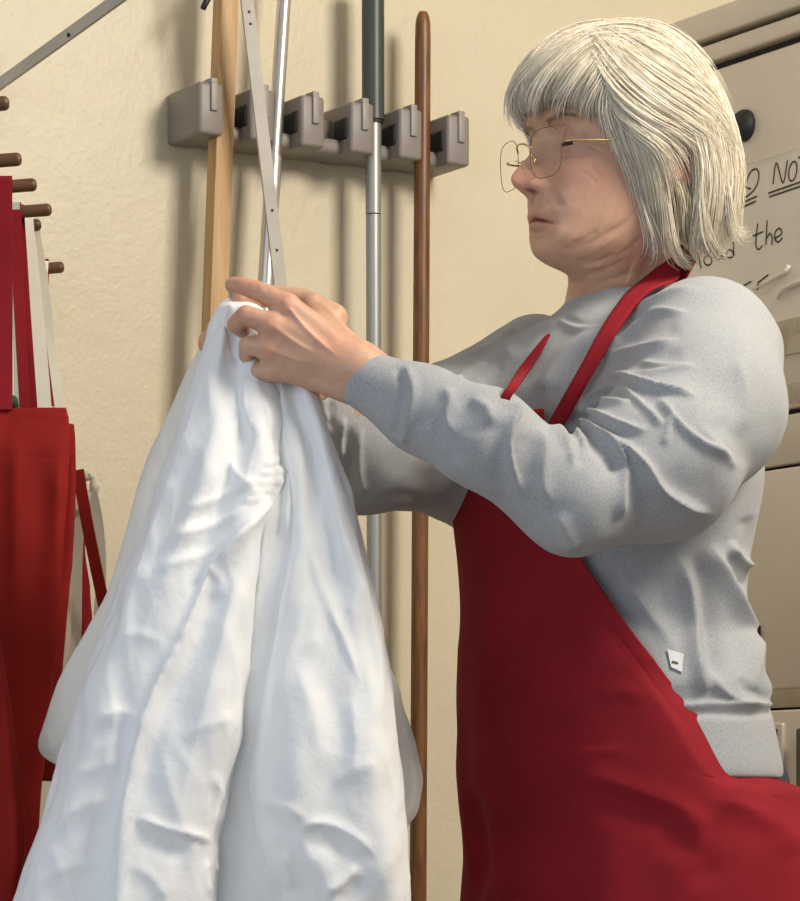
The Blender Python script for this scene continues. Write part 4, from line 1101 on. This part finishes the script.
for gl, n1, n2, n3, sp, sd in ((G_fringe, 700, 800, 110, .0022, 1), (G_front, 420, 460, 110, .0024, 2), (G_back, 700, 700, 170, .0032, 6), (G_sweep, 260, 460, 50, .0035, 3), (G_crownb, 500, 500, 60, .003, 8), (G_crownf, 300, 300, 40, .0025, 9), (G_top, 300, 420, 40, .003, 10), (G_bridge, 200, 220, 30, .003, 11), (mirror(G_fringe), 420, 420, 60, .0022, 4), (mirror(G_front), 200, 200, 40, .003, 5), (mirror(G_back), 260, 260, 60, .003, 7)):
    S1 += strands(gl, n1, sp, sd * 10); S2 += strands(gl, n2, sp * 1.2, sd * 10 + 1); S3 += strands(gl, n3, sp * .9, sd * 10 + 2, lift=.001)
# stray hairs standing off the back and nape
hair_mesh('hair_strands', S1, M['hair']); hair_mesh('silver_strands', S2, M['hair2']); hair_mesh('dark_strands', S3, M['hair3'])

# ================================================================== spectacles
M['gold'] = mat('gold_wire', (0.80, 0.58, 0.28), rough=0.25, metal=1.0)
gm = bpy.data.materials.new('clear_lens'); gm.use_nodes = True; N_ = gm.node_tree.nodes; L_ = gm.node_tree.links
N_.remove(N_['Principled BSDF']); tr = N_.new('ShaderNodeBsdfTransparent'); gl_ = N_.new('ShaderNodeBsdfGlossy'); gl_.inputs['Roughness'].default_value = .03
tr.inputs[0].default_value = (.985, .99, .985, 1); mx = N_.new('ShaderNodeMixShader'); mx.inputs[0].default_value = .035
L_.new(tr.outputs[0], mx.inputs[1]); L_.new(gl_.outputs[0], mx.inputs[2]); L_.new(mx.outputs[0], N_['Material Output'].inputs[0])
M['lens'] = gm; M['lens_edge'] = mat('lens_edge', (0.06, 0.055, 0.05), rough=0.3)
GL = empty('glasses', tuple(head(.1, 0, 0))); GL.parent = WOM; GL.matrix_parent_inverse = world_of(WOM).inverted()
GL['label'] = 'rimless spectacles with thin gold temples'
GX = .104
for s in (1, -1):
    n = 36; ring = []
    for k in range(n):
        t = 2 * math.pi * k / n; c, sn = math.cos(t), math.sin(t); e = 2 / 3.0
        y = .0365 + .0245 * np.sign(c) * abs(c) ** e; z = -.017 + .0232 * np.sign(sn) * abs(sn) ** e
        x = GX - .10 * (y - .012) ** 2 * 30 * .1 - .12 * (y - .012) - .08 * (-z - .017)
        ring.append((x, s * y, z))
    V = [head(p[0] - .0009, p[1], p[2]) for p in ring]
    mesh_obj('lens', V, [list(range(n))], M['lens'], GL, smooth=False)
    rim = [head(p[0] - .0009, p[1], p[2]) for p in ring + ring[:1]]
    mb = MB(); mb.tube(rim, .00036, 6, cap=False); mb.build('lens_edge', M['lens_edge'] if s > 0 else M['lens_edge'], GL, smooth=True)
    hx = GX - .12 * .0475 - .0095
    mb = MB(); mb.tube(catmull([head(hx + .002, s * .057, -.009), head(hx - .002, s * .063, -.009), head(.06, s * .0705, -.007), head(.02, s * .0765, -.004), head(-.012, s * .077, -.003), head(-.03, s * .0765, -.016)], 24), .00105, 8); mb.build('temple', M['gold'], GL, smooth=True)
    mb = MB(); mb.tube([head(GX + .001, s * .015, -.016), head(GX - .006, s * .012, -.019)], .0006, 6); mb.tube([head(GX - .006, s * .012, -.016), head(GX - .006, s * .0118, -.024)], .0018, 8); mb.build('nose_pad', M['gold'], GL, smooth=True)
mb = MB(); mb.tube(catmull([head(GX - .001, .0135, -.009), head(GX + .004, .006, -.004), head(GX + .004, -.006, -.004), head(GX - .001, -.0135, -.009)], 14), .0009, 8); mb.build('bridge', M['gold'], GL, smooth=True)
# ================================================================== white garment held in her hands
def px_tube(rows, nu=140, nv=170, pw=0.8, waves=(), lean=0.0):
    """closed cloth volume: rows = (row, left, right, depth centre, half depth); smooth loops through them"""
    R = np.array(rows, float); yy = R[:, 0]; ys = np.linspace(yy[0], yy[-1], nv)
    def ip(k):
        t = np.interp(ys, yy, R[:, k]); ker = np.hanning(15); ker /= ker.sum()
        return np.convolve(np.pad(t, 7, mode='reflect', reflect_type='odd'), ker, 'valid')
    xl, xr, Yc, D_ = ip(1), ip(2), ip(3), ip(4)
    th = np.linspace(0, 2 * math.pi, nu, endpoint=False)
    V = []
    for i in range(nv):
        c, s = np.cos(th), np.sin(th)
        u = np.sign(c) * np.abs(c) ** pw
        x = (xl[i] + xr[i]) / 2 + (xr[i] - xl[i]) / 2 * u
        Y = Yc[i] + D_[i] * np.sign(s) * np.abs(s) ** pw + lean * u * D_[i]
        for fq, am, ph, sl in waves:
            Y = Y + am * np.sin(fq * u + ph + sl * i / nv) * np.abs(s) ** .5
        V.append(np.stack([(x - HX) / F * Y, Y, HC + (HY - ys[i]) / F * Y], 1))
    V = np.concatenate(V)
    Fc = [[j * nu + k, j * nu + (k + 1) % nu, (j + 1) * nu + (k + 1) % nu, (j + 1) * nu + k] for j in range(nv - 1) for k in range(nu)]
    # caps
    V = np.vstack([V, V[:nu].mean(0), V[-nu:].mean(0)]); n = len(V)
    Fc += [[(k + 1) % nu, k, n - 2, n - 2] for k in range(nu)]; o = (nv - 1) * nu
    Fc += [[o + k, o + (k + 1) % nu, n - 1, n - 1] for k in range(nu)]
    Fc = np.array(Fc); N = vnormals(V, Fc)
    # make normals point outwards
    cen = V.mean(0)
    if ((V - cen) * N).sum() < 0: Fc = Fc[:, ::-1]; N = -N
    return V, Fc, N
def tri(Fc):
    return [[a for n_, a in enumerate(f) if a not in f[:n_]] for f in Fc.tolist()]
def cloth(name, rows, strokes, m, par, crinkle=.0014, amp=1.0, lx=0.0, **kw):
    V, Fc, N = px_tube(rows, **kw)
    Q = np.stack([V[:, 0] + lx * V[:, 2], V[:, 1], V[:, 2] * .30], 1)
    V = V + N * (crinkle * (1.0 * wob(Q, 55, 3) + 1.3 * ridged(Q, 42, 2) + .6 * ridged(Q, 90, 5) + .35 * ridged(V, 60, 1)))[:, None]
    V = sculpt(V, vnormals(V, Fc), [(p, w, amp * a, *r) for p, w, a, *r in strokes])
    return mesh_obj(name, V, tri(Fc), m, par)
M['white'] = mat('white_cotton', (0.82, 0.825, 0.83), rough=0.75, spec=0.2, bump=0.22, bscale=38, bdist=0.005, sub=0.0)
add_weave(M['white'], 180, .20, .0018)
nt = M['white'].node_tree; pb = nt.nodes['Principled BSDF']
rn = nt.nodes.new('ShaderNodeTexNoise'); rn.noise_type = 'RIDGED_MULTIFRACTAL'; rn.inputs['Scale'].default_value = 9; rn.inputs['Detail'].default_value = 3; rn.inputs['Distortion'].default_value = .6
tcn = nt.nodes.new('ShaderNodeTexCoord'); nt.links.new(tcn.outputs['Object'], rn.inputs['Vector'])
bn = nt.nodes.new('ShaderNodeBump'); bn.inputs['Strength'].default_value = .30; bn.inputs['Distance'].default_value = .006
nt.links.new(rn.outputs[0], bn.inputs['Height']); nt.links.new(pb.inputs['Normal'].links[0].from_socket, bn.inputs['Normal']); nt.links.new(bn.outputs[0], pb.inputs['Normal'])
M['cream2'] = mat('thin_white_cotton', (0.78, 0.76, 0.70), rough=0.8, spec=0.15, bump=0.3, bscale=40, bdist=0.005)
COAT = empty('white_garment', tuple(P(250, 1000, 2.9))); tag(COAT, 'crumpled white cotton garment with gathered sleeves hanging from both hands', 'garment')
# A: thin panel behind, left
cloth('back_panel', [(318, 214, 250, 2.955, .006), (370, 190, 262, 2.965, .012), (453, 150, 268, 2.975, .018), (540, 125, 262, 2.975, .018), (600, 104, 250, 2.972, .016), (680, 56, 230, 2.97, .014), (735, 41, 215, 2.97, .012), (754, 37, 205, 2.97, .010), (760, 46, 205, 2.97, .009), (772, 78, 200, 2.97, .008)],
 [([(190, 380), (150, 500), (110, 610), (70, 700)], 6, -3), ([(170, 470), (130, 580), (90, 680), (60, 740)], 7, 3), ([(45, 730), (52, 742), (50, 757)], 5, 4)], M['cream2'], COAT)
# F: piece behind, right
cloth('rear_sleeve', [(520, 300, 356, 2.985, .012), (620, 320, 378, 2.985, .02), (697, 335, 399, 2.985, .024), (740, 340, 412, 2.985, .026), (780, 345, 420, 2.985, .026), (812, 352, 416, 2.985, .02), (832, 362, 403, 2.985, .010)],
 [([(398, 705), (406, 760), (404, 815)], 4, -3)], M['cream2'], COAT)
# E/G: inner layer between the two sleeves
cloth('inner_panel', [(372, 258, 306, 2.890, .018), (440, 248, 322, 2.880, .026), (520, 240, 330, 2.872, .036), (620, 225, 345, 2.868, .044), (720, 205, 360, 2.872, .050), (820, 185, 380, 2.886, .054), (901, 170, 395, 2.89, .055), (1000, 150, 405, 2.89, .055), (1120, 140, 410, 2.89, .05)],
 [([(272, 440), (268, 500), (260, 580), (250, 660)], 5, 4), ([(283, 430), (281, 500), (274, 560)], 4, -4), ([(292, 420), (290, 480), (284, 540)], 4, 4), ([(232, 800), (236, 850), (230, 900)], 8, -5), ([(250, 850), (262, 875), (285, 895)], 8, 4)], M['white'], COAT)
# B + C: the left sleeve / front
cloth('left_sleeve', [(303, 222, 240, 2.880, .010), (315, 214, 250, 2.880, .016), (358, 201, 262, 2.876, .024), (412, 183, 284, 2.868, .034), (466, 166, 279, 2.862, .042), (513, 150, 265, 2.858, .048), (588, 120, 258, 2.852, .055), (670, 88, 251, 2.846, .060), (740, 66, 244, 2.842, .063), (800, 49, 226, 2.84, .065), (850, 32, 218, 2.84, .066), (901, 14, 214, 2.84, .068), (1000, -8, 214, 2.84, .068), (1120, -20, 216, 2.85, .06)],
 [ ([(281, 456), (272, 462), (262, 464)], 2.6, 3), ([(280, 466), (270, 472), (258, 473)], 2.6, 3), ([(276, 476), (266, 482), (254, 482)], 2.6, 3), ([(270, 486), (260, 491), (248, 491)], 2.6, 3), ([(263, 495), (253, 500), (242, 499)], 2.6, 2.6),
  # broad folds
  ([(250, 345), (246, 380), (236, 420), (212, 470), (180, 540), (150, 610)], 12, 5), ([(233, 330), (222, 380), (205, 430), (175, 510), (150, 580)], 9, -5), ([(215, 330), (198, 400), (170, 480), (140, 570), (112, 650)], 8, 3.5),
  ([(278, 470), (262, 505), (232, 545), (204, 585), (180, 640), (152, 696), (134, 760), (122, 832), (118, 905)], 9, 9, 'oe'),
  ([(266, 520), (236, 568), (212, 610), (190, 660), (164, 712), (146, 775), (136, 845)], 11, -7),
  ([(264, 372), (262, 400), (270, 430), (276, 452)], 6, -4), ([(252, 372), (248, 405), (256, 440)], 7, 4), ([(240, 400), (226, 440), (206, 476)], 7, -3),
  # pulled wrinkles running into the gathered cuff
  ([(178, 512), (205, 503), (232, 492), (262, 478)], 5, 3.0), ([(160, 541), (190, 532), (222, 522), (252, 504)], 5, 3.2), ([(170, 526), (200, 518), (236, 506)], 6, -2.6), ([(228, 458), (238, 476), (258, 488)], 4.5, 3.5), ([(150, 572), (180, 562), (212, 552), (238, 532)], 6, 2.6), ([(158, 560), (190, 548), (220, 540)], 6, -2.2), ([(206, 562), (220, 580), (214, 600)], 5, 3),
  ([(112, 640), (138, 634), (164, 646)], 8, 2.2), ([(90, 724), (120, 712), (148, 726)], 7, 3.2), ([(88, 740), (118, 732), (142, 748)], 8, -3), ([(62, 772), (96, 768), (132, 752)], 8, 2.4), ([(48, 832), (82, 806), (122, 796)], 9, 3.0), ([(40, 852), (76, 832), (116, 826)], 9, -2.4), ([(30, 890), (64, 868), (108, 862)], 9, 2.4), ([(112, 680), (112, 740), (92, 810), (70, 880)], 9, 2.6),
  # lower centre panel
  ([(236, 570), (222, 640), (204, 710), (186, 780), (176, 840)], 12, 3.0), ([(250, 600), (240, 670), (226, 730)], 9, -2.5), ([(130, 815), (160, 827), (190, 835), (216, 843)], 6, 5.0, 'o'), ([(134, 838), (164, 848), (194, 856)], 8, -4.5), ([(176, 742), (206, 726), (240, 716)], 9, 2.2), ([(128, 862), (152, 878), (168, 902)], 8, 3), ([(210, 770), (222, 800), (216, 830)], 6, 3),
  ([(208, 858), (205, 876), (211, 898)], 4, 3), ([(216, 842), (213, 858), (219, 874)], 4, 3)],
 M['white'], COAT, nu=220, nv=260, lx=.42, waves=((4, .006, .5, 3), (7, .003, 1.0, -4)))
# D: the right sleeve
cloth('right_sleeve', [(366, 276, 300, 2.880, .010), (385, 272, 312, 2.880, .014), (398, 271, 318, 2.878, .018), (440, 276, 334, 2.876, .024), (493, 283, 352, 2.872, .034), (560, 280, 367, 2.866, .042), (615, 272, 379, 2.862, .048), (680, 256, 390, 2.858, .053), (757, 243, 399, 2.855, .058), (800, 245, 402, 2.855, .058), (840, 250, 405, 2.856, .058), (870, 262, 407, 2.858, .058), (890, 278, 409, 2.862, .057), (930, 290, 410, 2.868, .056), (1020, 300, 412, 2.88, .055), (1120, 305, 412, 2.88, .05)],
 [([(292, 400), (298, 450), (300, 520), (290, 600), (274, 680), (256, 750)], 9, 5), ([(304, 400), (312, 460), (314, 530), (306, 620), (290, 700)], 8, -5), ([(312, 395), (324, 450), (336, 500), (344, 550), (352, 600)], 7, 5), ([(320, 440), (332, 500), (344, 560), (360, 620)], 7, -4.5),
  ([(318, 470), (340, 530), (362, 585), (376, 650), (384, 720)], 8, 4), ([(330, 560), (344, 610), (358, 660), (366, 720)], 8, -4), ([(304, 530), (322, 590), (346, 645), (362, 690)], 7, 3.4, 'o'), ([(306, 640), (326, 690), (344, 740)], 10, -3), ([(296, 660), (314, 720), (326, 780)], 9, 3), ([(350, 690), (356, 740), (352, 790)], 8, 2.4),
  ([(256, 800), (282, 806), (308, 820)], 7, 3.6), ([(258, 822), (282, 828), (300, 840)], 7, -4), ([(330, 784), (354, 770), (380, 762)], 9, 2.4), ([(296, 828), (322, 824), (352, 836), (380, 860)], 7, 4.5, 'o'), ([(302, 846), (328, 844), (352, 858)], 8, -4.5), ([(360, 864), (342, 882), (322, 896)], 6, 4.5), ([(366, 878), (350, 894), (336, 906)], 7, -4), ([(282, 848), (288, 870), (294, 890)], 6, 4), ([(376, 700), (386, 770), (392, 850)], 8, -3)],
 M['white'], COAT, nu=180, nv=230, lx=-.12, waves=((5, .005, 1.5, -2),))
# bunched top between the fingers
cloth('bunched_top', [(299, 228, 248, 2.872, .010), (306, 218, 262, 2.870, .016), (318, 213, 268, 2.872, .018), (335, 208, 272, 2.876, .020), (360, 206, 285, 2.880, .022), (395, 212, 300, 2.884, .022)],
 [([(232, 303), (226, 318), (222, 340)], 4, 4), ([(240, 306), (238, 325), (230, 350)], 4, -4), ([(258, 330), (248, 345), (244, 370)], 4, 5)], M['white'], COAT, nu=90, nv=60)

# ================================================================== peg rack and hanging aprons, left edge
M['peg'] = mat('dark_peg_wood', (0.145, 0.070, 0.026), rough=0.45, col2=(0.085, 0.038, 0.014), vscale=30, stretch=(1, 6, 6))
M['railw'] = mat('rack_wood', (0.25, 0.14, 0.06), rough=0.5, col2=(0.18, 0.09, 0.035), vscale=12, stretch=(6, 1, 6))
RK = empty('peg_rack', (-.53, 3.28, 0)); tag(RK, 'wooden peg rack with round dark pegs holding the hung aprons, left edge', 'rack')
ZP = HC + .64
mb = MB(); mb.box((-.55, 2.78, ZP - .10), (-.525, 3.80 - .045, ZP + .03), .004); autosmooth(mb.build('rail', M['railw'], RK))
for y in (2.84, 3.66):
    mb = MB(); mb.box((-.575, y - .02, 0.0), (-.55, y + .02, ZP + .06), .003); autosmooth(mb.build('post', M['railw'], RK))
    mb = MB(); mb.box((-.70, y - .025, 0.0), (-.45, y + .025, .03), .003); autosmooth(mb.build('foot', M['railw'], RK))
PEGS = [(9, 103, 2.86), (21.5, 159, 3.10), (36.5, 184.5, 3.22), (51.5, 209.5, 3.36), (41, 224.5, 3.44), (64, 267, 3.70)]
for px, py, Y in PEGS:
    e = P(px, py, Y); r = .0066
    a = e + np.array([-.525 - e[0], -.0, -.012]) ; d = (e - a) / np.linalg.norm(e - a)
    mb = MB(); mb.tube([a, e - d * .004, e - d * .0015, e], [r, r, r * .85, r * .5], 14); autosmooth(mb.build('peg', M['peg'], RK), 50)
M['cream'] = mat('cream_cotton', (0.84, 0.79, 0.67), rough=0.85, spec=0.1, bump=0.2, bscale=50, bdist=0.003)
M['mint'] = mat('pale_green_cotton', (0.50, 0.56, 0.48), rough=0.85, spec=0.1)
M['green'] = mat('dark_green_cotton', (0.02, 0.07, 0.035), rough=0.85)
M['red2'] = mat('bright_red_cotton', (0.285, 0.016, 0.013), rough=0.85, spec=0.15, var=0.15, vscale=20, bump=0.12, bscale=70, bdist=0.002)
add_weave(M['red2'], 1100, .35, .0005)
def band(name, pts, w, m, par, wd=(1, 0, 0), t=.0022):
    """flat cloth band through world points"""
    c = catmull(pts, 22); n = len(c); T = np.gradient(c, axis=0); T /= np.linalg.norm(T, axis=1)[:, None]
    a = np.array(wd, float)[None] - T * (T @ np.array(wd, float))[:, None]; a /= np.linalg.norm(a, axis=1)[:, None]; b = np.cross(T, a)
    V = np.concatenate([c + a * w / 2 * i + b * t / 2 * j for i, j in ((-1, -1), (1, -1), (1, 1), (-1, 1))])
    Fc = [[k * n + i, k * n + i + 1, ((k + 1) % 4) * n + i + 1, ((k + 1) % 4) * n + i] for k in range(4) for i in range(n - 1)] + [[0, n, 2 * n, 3 * n], [n - 1, 4 * n - 1, 3 * n - 1, 2 * n - 1]]
    return mesh_obj(name, V, Fc, m, par, smooth=False)
grp = None
APC = dict(crinkle=.0006)
def hung(label, base, cat_='apron'):
    e = empty('hanging_apron', tuple(base)); return tag(e, label, cat_, 'aprons hung on the peg rack')
# nearest: only its lower skirt swings into view
h0 = hung('nearest hung red apron, only its flared lower edge shows bottom left', P(-40, 1000, 2.93))
cloth('skirt', [(420, -120, -30, 2.93, .012), (560, -125, -12, 2.93, .020), (640, -125, 2, 2.93, .022), (740, -125, 14, 2.93, .026), (810, -125, 27, 2.93, .026), (840, -125, 28, 2.93, .026), (901, -125, 19, 2.93, .026), (1000, -125, 10, 2.93, .02)],
 [([(4, 680), (10, 760), (16, 840), (10, 900)], 4, 3), ([(14, 740), (20, 800), (20, 860)], 3, -2.5)], M['red2'], h0, **APC, nu=90, nv=110)
band('neck_strap', [P(-30, 420, 2.93), P(-36, 300, 2.90), P(-40, 120, 2.87), np.array([-.44, 2.86, ZP - .0 + .004]), P(-52, 125, 2.88), P(-60, 300, 2.93), P(-64, 420, 2.95)], .02, M['red2'], h0, (0, 1, 0))
# second: the large dark red apron
h1 = hung('large dark red hung apron with a wide neck strap at the left edge', P(20, 820, 3.12))
cloth('bib_and_skirt', [(408, -110, 66, 3.125, .004), (416, -112, 68.5, 3.125, .008), (440, -114, 69.5, 3.125, .016), (570, -118, 61, 3.12, .026), (640, -120, 57, 3.115, .030), (740, -120, 48, 3.11, .034), (800, -120, 41, 3.11, .034), (870, -120, 36, 3.11, .03)],
 [([(60, 430), (56, 520), (52, 620), (44, 720)], 7, 5), ([(42, 430), (40, 520), (34, 640), (30, 740)], 9, -5), ([(14, 420), (16, 520), (14, 640)], 8, 4), ([(0, 456), (34, 458), (67, 456)], 1.4, -1.2, 'e'), ([(14, 412), (40, 414), (68, 418)], 2.0, 1.2, 'e')], M['red2'], h1, **APC, nu=120, nv=150)
band('neck_strap', [P(4, 410, 3.118), P(4, 300, 3.16), P(4, 200, 3.205), P(4, 180, 3.212), P(4, 177.5, 3.222), P(4, 186, 3.232)], .0165, M['red'], h1, (1, 0, 0))
band('neck_strap', [P(-52, 410, 3.118), P(-50, 300, 3.16), P(-40, 200, 3.206), P(-38, 178, 3.214)], .0165, M['red'], h1, (1, 0, 0))
# third: red apron just behind
h2 = hung('red hung apron whose edge shows just behind the large dark one', P(40, 800, 3.24))
cloth('bib_and_skirt', [(424, -60, 74, 3.24, .006), (432, -62, 76.5, 3.24, .012), (470, -64, 76.5, 3.24, .016), (540, -66, 73, 3.24, .02), (600, -66, 68, 3.24, .022), (680, -66, 62, 3.24, .024), (780, -66, 54, 3.24, .022)],
 [([(72, 440), (70, 520), (65, 600)], 3, 3)], M['red2'], h2, **APC, nu=90, nv=100)
band('neck_strap', [P(26, 428, 3.236), P(21, 340, 3.28), P(17, 260, 3.33), P(16, 203, 3.352)], .011, M['red'], h2)
band('neck_strap', [P(34, 428, 3.245), P(27, 330, 3.30), P(22, 250, 3.36), P(19, 205, 3.369)], .010, M['red'], h2)
# pale green strap
h3 = hung('pale green hung apron, mostly hidden, with a thin strap', P(20, 760, 3.30))
cloth('bib_and_skirt', [(415, -50, 22, 3.33, .004), (440, -52, 30, 3.33, .010), (600, -55, 34, 3.33, .014), (760, -55, 34, 3.33, .014)], [], M['mint'], h3, nu=50, nv=40)
band('neck_strap', [P(20, 420, 3.326), P(19, 340, 3.34), P(16, 270, 3.345), P(14, 203, 3.350)], .012, M['mint'], h3)
mb = MB(); mb.tube(catmull([P(8, 396, 3.21), P(13, 402, 3.21), P(18, 408, 3.212)], 10), [.001, .004, .005, .006, .006, .006, .005, .004, .003, .001], 8); mb.build('green_trim', M['green'], h3, smooth=True)
# cream apron with the long pale strap and a tied bow
h4 = hung('cream hung apron with a long pale neck strap and knotted ties', P(70, 700, 3.42))
cloth('bib_and_skirt', [(404, 10, 58, 3.43, .004), (412, 8, 62, 3.43, .008), (470, 0, 68, 3.43, .014), (600, -10, 72, 3.43, .018), (760, -20, 68, 3.43, .02)], [], M['cream'], h4, nu=60, nv=60)
band('neck_strap', [P(45, 412, 3.40), P(40, 350, 3.41), P(33, 280, 3.42), P(27, 226, 3.431), P(26.5, 217.5, 3.436)], .0145, M['cream'], h4)
band('neck_strap', [P(60, 412, 3.46), P(52, 350, 3.47), P(45, 290, 3.46), P(35, 226, 3.448), P(34, 218, 3.448)], .0100, M['cream'], h4)
ty = 3.415
mb = MB(); mb.tube(catmull([P(76, 500, ty), P(82, 480, ty), P(92, 476, ty), P(94, 490, ty), P(86, 498, ty), P(76, 512, ty)], 26), .0048 + .001 * np.sin(np.arange(26)), 10); mb.build('tie_knot', M['cream'], h4, smooth=True)
mb = MB(); mb.tube(catmull([P(76, 512, ty), P(74, 490, ty), P(80, 486, ty), P(84, 498, ty)], 20), .006 + .001 * np.sin(np.arange(20) * .8), 10); mb.build('tie_knot', M['cream'], h4, smooth=True)
band('tie', [P(76, 508, ty), P(73, 560, ty + .01), P(72, 630, ty + .01), P(70, 690, ty)], .020, M['cream'], h4)
band('tie', [P(92, 490, ty), P(99, 530, ty + .01), P(101, 575, ty + .01), P(98, 630, ty)], .011, M['cream'], h4)
# farthest: red with cream
h5 = hung('farthest hung red apron by the wall, its strap on the last peg', P(70, 700, 3.60))
cloth('bib_and_skirt', [(404, 26, 52, 3.63, .004), (412, 24, 56, 3.63, .006), (480, 20, 74, 3.63, .010), (560, 14, 88, 3.62, .012), (660, 5, 94, 3.61, .014), (760, 0, 94, 3.60, .014)], [([(76, 480), (84, 530), (90, 600)], 4, -2)], M['red'], h5, nu=50, nv=50)
band('neck_strap', [P(52, 410, 3.625), P(50, 360, 3.65), P(47, 310, 3.68), P(45, 275, 3.69), P(45, 259.5, 3.70)], .0085, M['red'], h5)
band('tie', [P(78, 470, 3.40), P(85, 512, 3.395), P(94, 558, 3.395), P(108, 625, 3.40)], .0125, M['red2'], h5)
h6 = hung('crumpled cream cloth slung over the last peg beside the wall', P(55, 470, 3.70))
cloth('cloth_body', [(262, 38, 48, 3.70, .012), (272, 36, 46.5, 3.695, .012), (320, 38, 46, 3.68, .010), (360, 42, 46, 3.67, .008)], [([(42, 266), (42, 290), (42, 330)], 2, 3)], M['cream'], h6, nu=40, nv=40)
cloth('cloth_tail', [(386, 46, 54, 3.66, .008), (396, 44, 62, 3.66, .014), (415, 44, 64, 3.66, .016), (470, 40, 64, 3.66, .016), (520, 36, 60, 3.66, .012)], [], M['cream'], h6, nu=40, nv=40)
